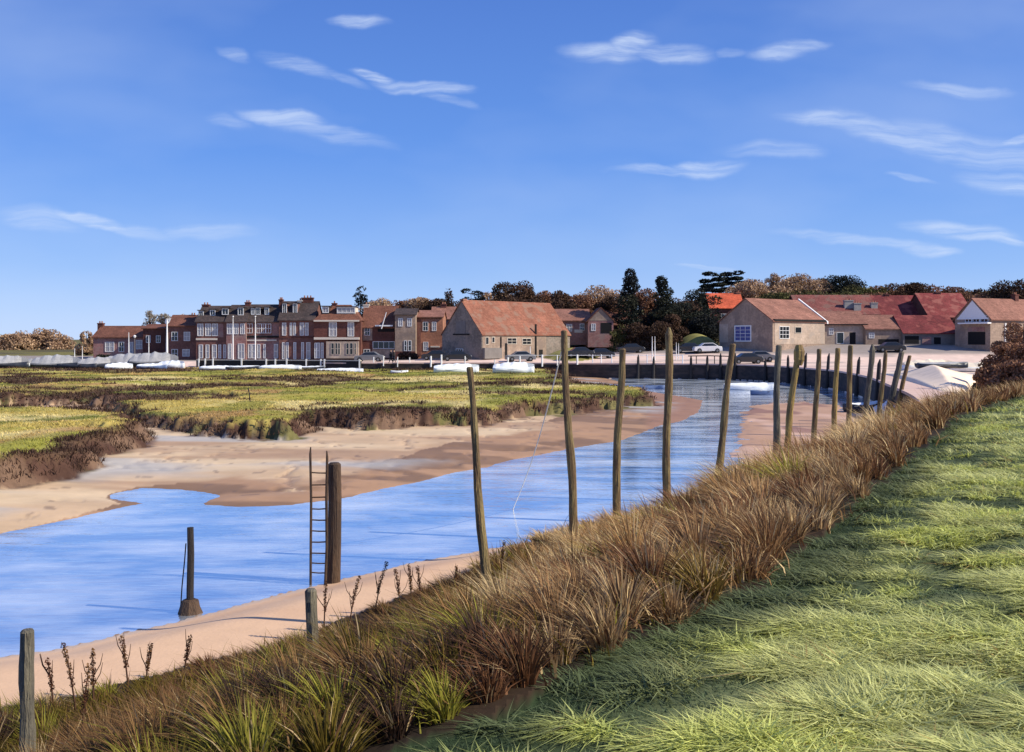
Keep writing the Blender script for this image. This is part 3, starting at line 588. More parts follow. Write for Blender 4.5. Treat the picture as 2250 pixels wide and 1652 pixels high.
# ------------------------------------------------------------------ buildings
class Bld:
    def __init__(s,name,label,x,y,ang,Ln,Wd,zb,ze,zr,wall,roof,ridge='x',cat='house',over=.3,hip=0,group=None):
        s.o=thing(name,label,cat,(x,y,zb),ang,group); s.x,s.y,s.a,s.L,s.W,s.zb=x,y,ang,Ln,Wd,zb; s.ze=ze-zb; s.zr=zr-zb; s.wall=wall
        he,hr=s.ze,s.zr; mb=MB(); L_,W_=Ln,Wd
        if ridge=='x':
            mb.add([(0,0,-1.5),(L_,0,-1.5),(L_,W_,-1.5),(0,W_,-1.5),(0,0,he),(L_,0,he),(L_,W_,he),(0,W_,he),(0,W_/2,hr),(L_,W_/2,hr)],
              [(0,1,5,4),(2,3,7,6),(1,2,6,9,5),(3,0,4,8,7),(4,5,9,8),(6,7,8,9)] if not hip else [(0,1,5,4),(2,3,7,6),(1,2,6,5),(3,0,4,7),(4,5,6,7)])
            if hip: 
                mb.v=mb.v[:8]
        else:
            mb.add([(0,0,-1.5),(L_,0,-1.5),(L_,W_,-1.5),(0,W_,-1.5),(0,0,he),(L_,0,he),(L_,W_,he),(0,W_,he),(L_/2,0,hr),(L_/2,W_,hr)],
              [(0,1,5,8,4),(2,3,7,9,6),(1,2,6,5),(3,0,4,7),(5,6,9,8),(7,4,8,9)])
        mb.build('wall',wall,s.o)
        th=.14; ov=over; rb=MB()
        if ridge=='x':
            k=(hr-he)/(W_/2); g=ov*.6
            x0,x1=-g,L_+g; r0,r1=x0+hip,x1-hip
            for sgn in (1,-1):
                ye=-ov if sgn==1 else W_+ov; ze_=he-k*ov+.04; ym=W_/2
                top=[(x0,ye,ze_+th),(x1,ye,ze_+th),(r1,ym,hr+.04+th),(r0,ym,hr+.04+th)]; bot=[(a,b,c-th) for a,b,c in top]
                f=[(0,1,2,3),(7,6,5,4),(0,4,5,1),(1,5,6,2),(3,7,4,0)]
                if sgn==-1: f=[q[::-1] for q in f]
                rb.add(top+bot,f)
            if hip:
                for xe,xr,fl in ((x0,r0,0),(x1,r1,1)):
                    a=[(xe,-ov,he-k*ov+.04+th),(xe,W_+ov,he-k*ov+.04+th),(xr,W_/2,hr+.04+th)]
                    rb.add(a,[(0,2,1)] if not fl else [(0,1,2)])
            s.ridge_mb=(k,)


        else:
            k=(hr-he)/(L_/2); g=ov*.6; y0,y1=-g,W_+g
            for sgn in (1,-1):
                xe=-ov if sgn==1 else L_+ov; ze_=he-k*ov+.04; xm=L_/2
                top=[(xe,y0,ze_+th),(xm,y0,hr+.04+th),(xm,y1,hr+.04+th),(xe,y1,ze_+th)]; bot=[(a,b,c-th) for a,b,c in top]
                f=[(0,1,2,3),(7,6,5,4),(0,4,5,1),(2,6,7,3),(3,7,4,0)]
                if sgn==-1: f=[q[::-1] for q in f]
                rb.add(top+bot,f)
        s.roof=rb.build('roof',roof,s.o)
    def loc(s,wx,wy):
        dx,dy=wx-s.x,wy-s.y; c,n=math.cos(-s.a),math.sin(-s.a); return (dx*c-dy*n,dx*n+dy*c)
    def ray(s,u,v,face,off=0):
        """sight line through (u,v) met with face F (y=off) or L (x=off); local coordinates"""
        ox,oy=s.loc(0,0); px,py=s.loc((u-CX)/F,1.0); dx,dy=px-ox,py-oy; dz=-(v-HV)/F
        t=(off-oy)/dy if face=='F' else (off-ox)/dx
        return (ox+dx*t,oy+dy*t,CAMH+dz*t-s.zb)
    def window(s,u0,v0,u1,v1,face='F',frame='white',glass='glass',bars=(1,1),fw=.07,name='window',off=0,label=None):
        a=s.ray(u0,v1,face,off); b=s.ray(u1,v0,face,off)
        if face=='F': lo,hi=sorted((a[0],b[0]))
        else: lo,hi=sorted((a[1],b[1]))
        z0,z1=a[2],b[2]
        def bx(mb,p0,p1,q0,q1,d0,d1):
            if face=='F': mb.box((p0,off-d1,q0),(p1,off-d0,q1))
            else: mb.box((off-d1,p0,q0),(off-d0,p1,q1))
        fr_=MB(); bx(fr_,lo-fw,lo,z0-fw,z1+fw,-.05,.07); bx(fr_,hi,hi+fw,z0-fw,z1+fw,-.05,.07); bx(fr_,lo,hi,z1,z1+fw,-.05,.068); bx(fr_,lo,hi,z0-fw,z0,-.05,.075)
        for i in range(1,bars[0]+1):
            c=lo+(hi-lo)*i/(bars[0]+1); bx(fr_,c-.025,c+.025,z0,z1,.022,.058)
        for i in range(1,bars[1]+1):
            c=z0+(z1-z0)*i/(bars[1]+1); bx(fr_,lo,hi,c-.025,c+.025,.022,.055)
        w=fr_.build(name,M[frame],s.o); 
        if label: w['label']=label
        p=MB(); bx(p,lo,hi,z0,z1,-.04,.02); p.build('pane',M[glass],w); return w
    def panel(s,u0,v0,u1,v1,m,name,face='F',d=.05,off=0,label=None,parent=None):
        a=s.ray(u0,v1,face,off); b=s.ray(u1,v0,face,off); mb=MB()
        if face=='F': lo,hi=sorted((a[0],b[0])); mb.box((lo,off-d,a[2]),(hi,off+.02,b[2]))
        else: lo,hi=sorted((a[1],b[1])); mb.box((off-d,lo,a[2]),(off+.02,hi,b[2]))
        o=mb.build(name,M[m],parent or s.o)
        if label: o['label']=label
        return o
    def chimney(s,u,vt,w=.9,y=None,m='brick_dark',pots=2,d=.7,h0=None):
        y=s.W/2 if y is None else y
        a=s.ray(u,vt,'F',y); z1=a[2]; z0=(s.ze+s.zr)/2-.3 if h0 is None else h0; x=a[0]
        mb=MB(); mb.box((x-w/2,y-d/2,z0),(x+w/2,y+d/2,z1-.3)); mb.box((x-w/2-.06,y-d/2-.06,z1-.3),(x+w/2+.06,y+d/2+.06,z1-.12))
        c=mb.build('chimney',M[m],s.roof)
        for i in range(pots):
            px=x+(i-(pots-1)/2)*w/max(pots,1)*.8; MB().tube([(px,y,z1-.12),(px,y,z1+.12),(px,y,z1+.2)],[.13,.1,.12],7).build('chimney_pot',M['brick_orange'],c) if False else mb
        pb=MB()
        for i in range(pots):
            px=x+(i-(pots-1)/2)*w/max(pots,1)*.8; pb.tube([(px,y,z1-.13),(px,y,z1+.1),(px,y,z1+.2)],[.13,.1,.12],7)
        if pots: c2=pb.build('chimney_pot',M['brick_orange'],s.roof)
        return c
    def dormer(s,u0,v0,u1,v1,frame='white',glass='glass',body='slate',y=1.2,bars=(1,0)):
        a=s.ray(u0,v1,'F',y); b=s.ray(u1,v0,'F',y); x0,x1,z0,z1=a[0],b[0],a[2],b[2]
        mb=MB(); mb.box((x0-.15,y,z0-.25),(x1+.15,y+2.6,z1+.12)); d=mb.build('dormer',M[body],s.o)
        mb=MB(); mb.box((x0-.3,y-.2,z1+.12),(x1+.3,y+2.8,z1+.24)); mb.build('dormer_roof',M['slate'],d)
        w=s.window(u0,v0,u1,v1,'F',frame,glass,bars,off=y,fw=.09,name='dormer_window'); return d
def fb(name,label,uL,uR,Y,ve,vr,wall,roof,depth=7,vb=None,ridge='x',cat='house',hip=0,group=None,ang=0,over=.3):
    x0,x1=X_(uL,Y),X_(uR,Y); zb=zat((x0+x1)/2,Y-1) if vb is None else Z_(vb,Y)
    Ym=Y+(depth/2 if ridge=='x' else 0)
    return Bld(name,label,x0,Y,ang,(x1-x0),depth,zb,Z_(ve,Y),Z_(vr,Ym),M[wall],M[roof],ridge,cat,over,hip,group)

tg='brick terrace houses facing the quay'
b=fb('cottage','long low brick house with brown roof at the left end of the village',205,318,158,741,718,'brick_pink','tile_brown')
b.window(232,752,250,772,glass='glasspale'); b.window(300,748,312,766,glass='glasspale'); b.window(262,752,272,772); b.window(284,752,292,786,name='door',frame='white',glass='glasspale')
b.chimney(222,708,pots=2)
b=fb('brick_house','dark red brick house without front windows, right of the low house',314,363,156,722,714,'brick_dark','tile_brown',depth=6)
b.window(322,738,330,752,glass='glass'); b.window(344,738,352,752,glass='glass')
b=fb('brick_house','tall red brick house with light brown roof left of the terrace',365,431,152,716,694,'brick','tile_brown',depth=7)
b.window(402,768,416,782,glass='glasspale'); b.window(378,730,390,748); b.window(405,730,417,748,glass='glasspale'); b.window(378,768,390,784); b.chimney(425,690)
# terrace
t1=fb('terrace_house','leftmost house of the terrace with paired pale upper windows',431,497,150,706,674,'brick','slate',group=tg)
for u0,u1 in ((435,446),(452,463),(467,478)): t1.window(u0,712,u1,737,glass='glasspale')
t1.panel(431,743,478,747,'offwhite','string_course',d=.12)
for u0,u1 in ((438,445),(453,459),(467,475),(481,485),(492,496)): t1.window(u0,758,u1,786,glass='glasspale',bars=(0,1))
t1.panel(480,711,491,741,'brick_pink','wall_panel',d=.04)
t1.chimney(453,667,w=1.1); t1.dormer(438,684,446,693); t1.dormer(463,682,472,692)
t2=fb('terrace_house','second terrace house, with dark dormers and grey bay behind a flagpole',497,541,149.6,706,672,'brick_pink','slate',group=tg)
for u0,u1 in ((500,510),(515,523),(529,537)): t2.window(u0,712,u1,733,glass='glasspale')
for u0,u1 in ((502,508),(524,536)): t2.window(u0,756,u1,787,glass='glasspale',bars=(1,1))
t2.dormer(489,679,501,690); t2.dormer(524,677,534,691,glass='glass'); t2.chimney(545,662,w=.8)
t3=fb('terrace_house','wide middle terrace house with long pale window band upstairs',541,613,150,706,671,'brick_pink','slate',group=tg)
t3.panel(541,710,598,737,'brick','wall_panel',d=.03)
for u0,u1 in ((543,554),(565,574),(576,583),(585,595)): t3.window(u0,712,u1,731,glass='glasspale')
t3.panel(497-0+44,738,613,742,'dark','gutter',d=.12)
for u0,u1 in ((546,551),(554,560),(566,571),(580,583),(603,610)): t3.window(u0,757,u1,786,glass='glasspale',bars=(0,1))
t3.panel(500+41,746,608,749,'offwhite','string_course',d=.1)
t3.dormer(553,678,558,690); t3.dormer(563,677,571,690); t3.dormer(583,677,590,690,glass='glass')
t4=fb('terrace_house','third storeyed terrace house with tall white attic windows and square chimney',613,690,149.4,702,664,'brick','slate',group=tg)
t4.dormer(622,668,629,692,body='brick'); t4.dormer(645,668,652,696,body='brick'); t4.chimney(618,656,w=.6); t4.chimney(676,652,w=1.8,m='brick_dark',pots=3); t4.chimney(660,658,w=.8,m='offwhite',pots=1)
for u0,u1 in ((621,628),(638,641),(646,649),(660,667),(671,677)): t4.window(u0,710,u1,736,glass='glasspale',bars=(0,1))
for u0,u1 in ((621,624),(629,633),(646,650),(663,667),(674,681)): t4.window(u0,753,u1,788,glass='glasspale',bars=(0,1))
t4.panel(613,739,690,742,'brick_dark','string_course',d=.1)
t5=fb('terrace_house','right end terrace house with cream bay front and black paned windows',690,793,148.5,704,672,'brick_dark','tile_brown',group=tg,hip=2.2)
t5.panel(690,703,790,706.5,'offwhite','fascia',d=.35)
t5.dormer(742,676,779,686,glass='glasspale',body='offwhite',bars=(3,0)); t5.dormer(710,675,721,686,glass='glasspale',body='slate')
t5.window(724,709,739,738,glass='glasspale'); t5.window(765,709,777,738,glass='glasspale')
t5.panel(691,741,790,746,'offwhite','string_course',d=.5)
bay=t5.panel(718,750,789,787,'cream','bay_front',d=.45)
for u0,u1 in ((728,733.5),(737,741),(743,747),(761,766),(769,775),(779,782)): t5.window(u0,754,u1,778,off=-.45,bars=(0,1),frame='offwhite',fw=.04)
for u0,u1 in ((692,695),(697,702),(706,710)): t5.window(u0,754,u1,786,glass='glasspale',bars=(0,1))
t5.chimney(735,664,w=.7,pots=1)
# boundary wall before the terrace
bw=thing('boundary_wall','long black boundary wall with white posts before the terrace','wall',(-32,136,1.2))
BL=[(-44.5,138.6),(-33,136.2),(-20.5,133.2)]
def bwp(o): o.location=(32,-136,-1.2); return o
bwp(ribbon(BL,[(0,.8),(.3,.8),(.3,2.22),(0,2.22)]).build('wall',M['tar'],bw)); bwp(ribbon(BL,[(-.05,2.22),(.35,2.22),(.35,2.34),(-.05,2.34)]).build('coping',M['offwhite'],bw))
for u in (437,451,468,531,585,605,630,673,705,713,790):
    y=float(np.interp(X_(u,136),[-44.5,-33,-20.5],[138.6,136.2,133.2]))-.1; x=X_(u,y); MB().box((x+32-.09,y-136-.12,-.1),(x+32+.09,y-136+.05,1.28)).build('post',M['white'],bw)
b=fb('inn','brown tiled inn with white balcony and dark canopied windows right of the terrace',796,868,150,718,674,'brick_dark','tile_brown',cat='inn')
b.panel(797,716,818,748,'beige','rendered_panel',d=.05); b.window(820,751,866,765,glass='glass',bars=(3,0)); b.panel(818,767,868,786,'beige','lower_wall',d=.08)
b.panel(826,714,864,717,'white','balcony_rail',d=.8); b.panel(830,722,866,729,'dark','balcony_recess',d=.02); b.window(802,720,812,736,off=-.05); b.chimney(805,667,m='offwhite',pots=1)
b.window(800,768,812,782,glass='glass')
fp=thing('flag_staff','white staff leaning from the balcony of the brown tiled inn','flagpole',(X_(838,149),149,Z_(722,149)))
MB().tube([(0,0,0),(X_(849,149)-X_(838,149),-.1,Z_(686,149)-Z_(722,149))],[.1,.06],6).build('staff',M['white'],fp)
b=fb('tall_house','tall narrow beige rendered house with black ground floor windows',868,913,149,692,680,'beige','slate',depth=6)
for u0,u1 in ((889,893),(898,903)): b.window(u0,749,u1,770,bars=(0,1))
b.window(876,700,884,716,glass='glasspale'); b.window(896,700,904,716,glass='glasspale'); b.panel(868,772,913,788,'brick_dark','plinth',d=.1)
b=fb('brick_house','orange brick house with pale oval plaque left of the barn',913,973,151,697,684,'brick_orange','tile_pink',depth=7)
b.panel(913,696,969,699,'dark','gutter',d=.15); b.panel(913,700,925,782,'brick','brick_pier',d=.06); b.window(930,708,940,726); b.window(950,708,958,726,glass='glasspale'); b.window(931,752,940,770,glass='glasspale'); b.panel(946,760,966,763,'offwhite','ledge',d=.2)
b=fb('village_house','small roof with a grey rendered gable squeezed behind the orange house',948,1000,162,700,676,'greywall','tile_pink',depth=6); b.chimney(975,666)
# barn
def corner(name,label,cx,cy,lv,gv,zb,ze,zr,wall,roof,cat='house',over=.25):
    L_=math.hypot(*lv); a=math.atan2(lv[1],lv[0]); return Bld(name,label,cx,cy,a,L_,math.hypot(*gv),zb,ze,zr,M[wall],M[roof],'x',cat,over)
b=corner('barn','big barn with grey flint gable and long orange pantile roof',-4.3,140,(13.3,13.1),(-6.1,6.15),2.2,5.9,10.75,'flint','tile_orange','barn',.2)
b.window(1003,767,1017,780,'L',frame='white',glass='glass',bars=(2,0)); b.panel(1003,706,1023,734,'greywall','loft_door','L',d=.06,label='faded grey loft door high in the gable'); b.panel(996,733,1032,736,'dark','lintel','L',d=.1)
b.panel(1002,784,1018,792,'brick_dark','step','L',d=.15)
b.panel(1061,738,1200,790,'beige','rendered_front','F',d=.03)
b.window(1067,741,1073,756,frame='offwhite',off=-.03,bars=(0,0)); b.window(1081,741,1086,752,frame='offwhite',off=-.03,bars=(0,0)); b.window(1115,743,1134,755,frame='offwhite',glass='glass',off=-.03); b.window(1148,744,1166,756,frame='offwhite',glass='glass',off=-.03)
b.panel(1099,740,1101,786,'dark','downpipe',d=.14); b.panel(1175,712,1178,786,'dark','downpipe',d=.14); b.panel(1109,754,1114,786,'dark','door',d=.07); b.panel(1060,764,1098,788,'greywall','lean_to',d=.5); b.panel(1184,768,1192,786,'dark','door',d=.07)
b.chimney(1018,655,w=.6,m='brick_orange',pots=0)
# cottage with pale gable, right of the barn
b=fb('cottage','low cottage wing with faded pantile roof just right of the barn',1222,1296,158,704,681,'brick_pink','tile_pink',vb=737)
b.window(1245,713,1256,727,glass='glasspale'); b.panel(1262,724,1280,731,'offwhite','ledge',d=.1); b.window(1275,712,1283,726)
b=fb('cottage','little cottage whose pale plastered gable faces the creek',1292,1348,155,705,677,'brick_pink','tile_brown',ridge='y',depth=9,vb=742)
g=MB(); 
h=b.zr-b.ze; g.add([(.15,-.04,b.ze+.05),(b.L-.15,-.04,b.ze+.05),(b.L/2,-.04,b.zr-.12),(.15,.0,b.ze+.05),(b.L-.15,0,b.ze+.05),(b.L/2,0,b.zr-.12)],[(0,1,2),(0,3,4,1),(1,4,5,2),(2,5,3,0)]); g.build('gable_plaster',M['beige'],b.o)
b.panel(1320,709,1344,732,'dark','garage_opening',d=.03); b.window(1300,712,1308,726,glass='glasspale')
b=fb('village_house','brown roofed house half hidden between the gable cottage and conifers',1330,1392,172,712,664,'brick_dark','tile_brown',depth=9,vb=745)
b.window(1368,716,1378,728)
b=fb('brick_house','house with a vivid red tiled roof behind the conifers',1560,1634,186,676,646,'brick_dark','tile_bright',depth=7,vb=745)
b.window(1585,690,1600,705); b.chimney(1622,640,m='brick_orange',pots=1)
# pale house with the blue window
b=corner('boathouse','pale rendered house with blue paned window in its gable end',37.1,140,(9.95,8.0),(-6,7.45),4.2,7.8,11.05,'beige','tile_pink','house',.25)
b.window(1616,717,1649,748,'L',frame='white',glass='glassblue',bars=(2,3),label='large white framed window with blue panes',fw=.16)
b.panel(1702,707,1812,756,'cream','rendered_front','F',d=.03)  # cream panel puts the sunlit tone of this front into its colour
b.window(1713,718,1733,743,frame='white',glass='glass',bars=(2,2),off=-.03,label='black paned window with white bars'); b.window(1747,719,1760,731,frame='offwhite',glass='glass',off=-.03,bars=(0,0))
b.panel(1699,703,1812,705.5,'dark','gutter',d=.3); b.panel(1581,712,1600,752,'cream','quoin','L',d=.03)
k=(b.zr-b.ze)/(b.W/2)
MB().add([(b.L+.15,-.35,b.ze-.3),(b.L+.45,-.35,b.ze-.3),(b.L+.45,b.W/2,b.zr+.05),(b.L+.15,b.W/2,b.zr+.05),(b.L+.15,-.35,b.ze+.05),(b.L+.45,-.35,b.ze+.05),(b.L+.45,b.W/2,b.zr+.4),(b.L+.15,b.W/2,b.zr+.4)],[(0,3,2,1),(4,5,6,7),(0,1,5,4),(1,2,6,5),(2,3,7,6),(3,0,4,7)]).build('roof_verge',M['white'],b.roof)
b=fb('outbuilding','low pale outbuilding joined to the right of the house with blue window',1812,1905,149,713,686,'cream','tile_pink',cat='outbuilding',vb=752)
b.window(1839,731,1853,754,name='door',glass='glass',bars=(0,0)); b.panel(1867,730,1880,756,'dark','doorway',d=.02); b.panel(1812,711.5,1905,713.5,'dark','gutter',d=.35); b.window(1822,722,1830,734,glass='glasspale')
b=fb('boat_shed','long open fronted shed with faded pink roof and dark bays',1902,1985,148,722,694,'beige','tile_pink',cat='shed',vb=757)
b.panel(1930,745,1975,757,'dark','open_bay',d=.02); b.window(1910,732,1920,742,glass='glasspale')
b=fb('boat_shed','low shed with dark wine red roof and black open bays',1985,2104,147,731,695,'greywall','tile_red',cat='shed',vb=757)
b.panel(1988,738,2019,755,'dark','open_bay',d=.02); b.panel(2052,741,2067,756,'dark','open_bay',d=.02); b.panel(2026,740,2046,756,'brick_pink','wall_panel',d=.05)
b=fb('village_house','long rust red roof behind the outbuildings, with small grey chimneys',1758,1932,166,690,650,'brick_dark','tile_rust',depth=10,vb=748)
b.chimney(1864,658,m='stone',w=1.5,y=1.6,h0=2); b.chimney(1883,664,m='stone',w=1.2,y=1.0,h0=2); b.chimney(1920,663,m='stone',w=1.1,y=1.6,h0=2); b.panel(1760,688,1858,694,'slate','eaves_board',d=.5)
b=fb('village_house','dark crimson roof in the middle of the red roofs, behind the wine red shed',1934,2036,168,693,651,'brick_dark','tile_red',depth=9,vb=748)
b.window(1960,698,1972,708); b.chimney(1948,644,w=.8,pots=1)
b=fb('village_house','biggest dark red roof, directly left of the white gabled house',2042,2142,164,696,646,'brick_dark','tile_rust2',depth=11,vb=748); b.chimney(2060,640,w=.9)
ang=R(28); c_,s_=math.cos(ang),math.sin(ang)
b=Bld('boathouse','house with white boarded gable, balcony and black garage opening',X_(2176,140),140,ang,13,5.8,4.3,Z_(699,140),Z_(657,142.5),M['beige'],M['tile_pink'],'x','house',.35)
# its gable end faces left: white boards, windows, balcony, garage
W_=b.W; g=MB(); g.add([(-.05,.3,b.ze-.1),(-.05,W_-.3,b.ze-.1),(-.05,W_/2,b.zr-.2),(0,.3,b.ze-.1),(0,W_-.3,b.ze-.1),(0,W_/2,b.zr-.2)],[(0,2,1),(0,1,4,3),(1,2,5,4),(2,0,3,5)]); g.build('gable_boards',M['white'],b.o)
b.window(2122,694,2135,707,'L',glass='brick_dark' if False else 'glass'); b.window(2139,694,2152,707,'L'); b.window(2156,694,2171,707,'L')
b.panel(2112,708,2178,712,'white','balcony','L',d=.8); b.panel(2127,729,2165,757,'dark','garage_opening','L',d=.03); b.panel(2128,718,2164,728,'brick_pink','lintel','L',d=.07)
b.panel(2207,710,2210,757,'white','downpipe','F',d=.12); b.chimney(2230,645,w=.8)

# ------------------------------------------------------------------ parked cars
def car(lab,u,Y,ang,paint):
    x=X_(u,Y); r=thing('parked_car',lab,'car',(x,Y,zat(x,Y)),ang,'cars parked behind the quay')
    L_,H=4.1,1.42; prof=[(-2.05,.25),(-2.05,.62),(-1.95,.82),(-1.2,.92),(-.55,1.38),(.75,1.42),(1.45,.98),(1.95,.9),(2.05,.6),(2.05,.25)]
    mb=MB(); n=len(prof); vs=[(px,sy*(.84 if pz<1 else .66),pz) for sy in (-1,1) for px,pz in prof]
    mb.add(vs,[tuple(range(n)),tuple(range(n,2*n))[::-1]]+[(i,i+n,(i+1)%n+n,(i+1)%n) for i in range(n)]); mb.build('body',M[paint],r,bevel=.05)
    gp=[(-1.08,.95),(-.52,1.33),(.72,1.36),(1.3,.99)]
    for sy in (-1,1):
        vs=[(px,sy*(.853 if pz<1 else .70),pz) for px,pz in gp]; MB().add(vs+[(a,b_*.93,c) for a,b_,c in vs],[(0,1,2,3),(7,6,5,4),(0,4,5,1),(1,5,6,2),(2,6,7,3),(3,7,4,0)]).build('side_window',M['glass'],r)
    for px in (-1.3,1.3):
        for sy in (-.78,.78):
            w=MB().tube([(px,sy-.1,.32),(px,sy+.1,.32)],.32,14).build('wheel',M['rubber'],r); MB().tube([(px,sy-.11,.32),(px,sy+.11,.32)],.17,10).build('rim',M['car_grey'],w)
    for sy in (-.55,.55): MB().box((2.0,sy-.15,.62),(2.07,sy+.15,.76)).build('headlight',M['white'],r)
cars=[('dark car parked behind the white railing right of the barn',1318,139,.05,'car_dark'),('black car behind the quay left of the pale masts',1385,146,.1,'car_dark'),('dark car in front of the green mound',1512,142,.02,'car_dark'),
 ('white car parked at the foot of the house with blue window',1553,141,.1,'car_white'),('grey car on the quay below the black paned window',1668,132,-.1,'car_grey'),('dark car on the road below the outbuilding doors',1955,140,.0,'car_dark'),
 ('dark car under the barn gable',1003,137.8,.1,'car_dark'),('grey car left of the barn wall end',1143,136,.2,'car_grey'),('black car parked left of the barn beside the brick house',958,141,.0,'car_dark'),('grey van like car parked at the end of the boundary wall',812,139,.0,'car_grey'),
 ('dark car on the pale quay between two piles',1640,128,.1,'car_dark'),('black car below the pale gabled cottage',1272,137.5,.15,'car_dark')]
for c in cars: car(*c)

# ------------------------------------------------------------------ boats
def boat(lab,u,Y,ang,L_,B,H,hull='hull_white',cover=None,mast=0,z=None,cabin=False,ch=.5,tilt=0,name='boat',group=None,cat='boat'):
    x=X_(u,Y); zz=zat(x,Y)-.02 if z is None else z
    r=thing(name,lab,cat,(x,Y,zz),ang,group); r.rotation_euler=(tilt,0,ang)
    n=13; k=7; vs=[];fs=[]
    for i in range(n):
        t=i/(n-1); px=(t-.5)*L_; w=B/2*(math.sin(math.pi*min(1,.28+t*.86))**.7 if t<.98 else .03); w=max(w,.03); sh=H*(.82+.30*abs(t-.35)**1.5*1.6); keel=.10*H*(t>.85)*(t-.85)*8
        for j in range(k):
            a=-math.pi/2+math.pi*j/(k-1); yy=w*math.sin(a); zc=sh-(sh-keel)*(max(0,math.cos(a))**.65); vs.append((px,yy,zc))
    for i in range(n-1):
        for j in range(k-1): a=i*k+j; fs.append((a,a+k,a+k+1,a+1))
    fs.append(tuple(range(k))); mb=MB(); mb.add(vs,fs); h=mb.build('hull',M[hull],r,smooth=True); md=h.modifiers.new('s','SOLIDIFY'); md.thickness=.05
    if cover:
        vs=[];fs=[]; kk=7
        for i in range(n):
            t=i/(n-1); base=[vs_ for vs_ in mb.v[i*k:(i+1)*k]]; l=base[0]; rr_=base[-1]; rise=ch*(math.sin(math.pi*min(max(t*.9+.06,0),1))**.5)*(1+.10*math.sin(i*2.3))
            for j in range(kk):
                s_=j/(kk-1); y=l[1]*1.06*(1-s_)+rr_[1]*1.06*s_; vs.append((l[0],y,l[2]-.12+(rise+.12)*(1-abs(2*s_-1)**1.4)+random.uniform(-.02,.02)))
        for i in range(n-1):
            for j in range(kk-1): a=i*kk+j; fs.append((a,a+1,a+kk+1,a+kk))
        fs.append(tuple(range(kk))[::-1]); fs.append(tuple((n-1)*kk+j for j in range(kk)))
        MB().add(vs,fs).build('cover',M[cover],r)
    else:
        vs=[mb.v[i*k] for i in range(n)]+[mb.v[i*k+k-1] for i in range(n)]; vs=[(a,b_*.93,c-.14) for a,b_,c in vs]
        MB().add(vs,[(i,i+1,i+1+n,i+n) for i in range(n-1)]).build('deck',M['hull_white'] if hull!='hull_white' else M['tarp_cream'],r)
        for t in (-.18,.12): MB().box((L_*t-.12,-B*.40,H*.72),(L_*t+.12,B*.40,H*.78)).build('thwart',M['wood'],r)
    if cabin:
        c_=MB().box((-L_*.12,-B*.28,H*.6),(L_*.2,B*.28,H*.6+.75)).build('cabin',M['white'],r,bevel=.06)
        for sy in (-1,1): MB().box((-L_*.08,sy*B*.285-.01,H*.6+.35),(L_*.16,sy*B*.285+.01,H*.6+.6)).build('cabin_window',M['glass'],c_)
    if mast: MB().tube([(L_*.08,0,H*.3),(L_*.08,0,mast)],[.05,.03],6).build('mast',M['white'],r)
    return r
g1='boats lying on the saltmarsh'
boat('white covered boat on the marsh behind the nearest tall pole',1003,118,R(4),5.4,1.9,.75,cover='tarp_white',ch=.55,group=g1)
boat('white covered boat on the marsh right of the nearest tall pole',1129,115,R(-3),4.8,1.9,.75,cover='tarp_white',ch=.7,group=g1)
boat('small white open dinghy on the marsh near the two walkers',878,121,R(2),2.1,1.0,.38,group=g1)
g2='boats and covers laid up at the left of the village'
for (lab,u,Y,a,L_,B,H,hl,cv,ch) in [
 ('grey covered boat at the extreme left end of the boatyard',16,135,R(10),5.5,2,.8,'hull_dark','tarp_grey',1.0),
 ('pale grey covered boat, second from the left in the boatyard',52,138,R(-6),4.5,1.9,.7,'hull_white','tarp_grey',.7),
 ('long pale covered boat below the tan trees',125,137,R(4),6.5,2.1,.8,'hull_dark','tarp_grey',1.2),
 ('dark hulled open boat beside the thin masts',172,136,R(-4),5.2,1.9,.7,'hull_dark',None,.5),
 ('light grey boat cover just left of the low brick house',215,137,R(8),5.0,2,.8,'hull_dark','tarp_grey',.9),
 ('broad grey covered boat before the low brick house',283,139,R(0),6.5,2.3,.9,'hull_dark','tarp_grey',1.3),
 ('big pale covered boat before the dark red brick house',340,139,R(4),6.5,2.4,1.0,'hull_dark','tarp_grey',1.3),
 ('white covered dinghy at the foot of the low brick house',262,131,R(14),3.4,1.5,.5,'hull_white','tarp_white',.45),
 ('white hulled boat right at the foot of the thick mast',378,134,R(-10),3.6,1.6,.7,'hull_white','tarp_white',.5),
 ('small grey blue rowing boat on the grass edge beneath the thick mast',335,131,R(6),3.8,1.5,.5,'hull_blue','tarp_white',.3),
 ('white sheeted boat left of the two flagpoles',478,130.5,R(0),4.4,1.6,.42,'hull_white','tarp_white',.22),
 ('dark hulled boat with white cover between the two flagpoles',535,131,R(4),4.3,1.6,.42,'hull_dark','tarp_white',.15),
 ('long white covered boat right of the flagpoles',618,130,R(-3),5.4,1.7,.45,'hull_white','tarp_white',.28),
 ('dark hulled boat beside the cream bay front',680,131.5,R(3),4.2,1.6,.4,'hull_dark','tarp_white',.12),
 ('white covered boat below the cream bay front',748,129,R(0),6.0,1.7,.42,'hull_white','tarp_white',.25)]:
    boat(lab,u,Y,a,L_,B,H,hl,cv,0,ch=ch,group=g2)
boat('white boat moored against the dark quay wall in the basin',1648,101,R(-12),5.2,1.8,.7,cover='tarp_white',z=-.12,ch=.25)
boat('blue grey tender moored next to the white basin boat',1682,92,R(-20),2.6,1.2,.55,hull='hull_blue',z=-.1)
boat('low blue grey boat lying on the mud at the channel mouth',1400,103,R(-16),6.0,1.6,.45,hull='hull_blue',z=-.05,tilt=R(4))
boat('white and pale blue boat moored inside the last cluster of poles',1950,66,R(70),4.6,1.7,.95,z=-.1,cover='tarp_white',ch=.25)
boat('dark hulled boat moored left of the last cluster of poles',1905,70,R(20),3.2,1.4,.8,hull='hull_dark',z=-.1,cover='tarp_white',ch=.15)
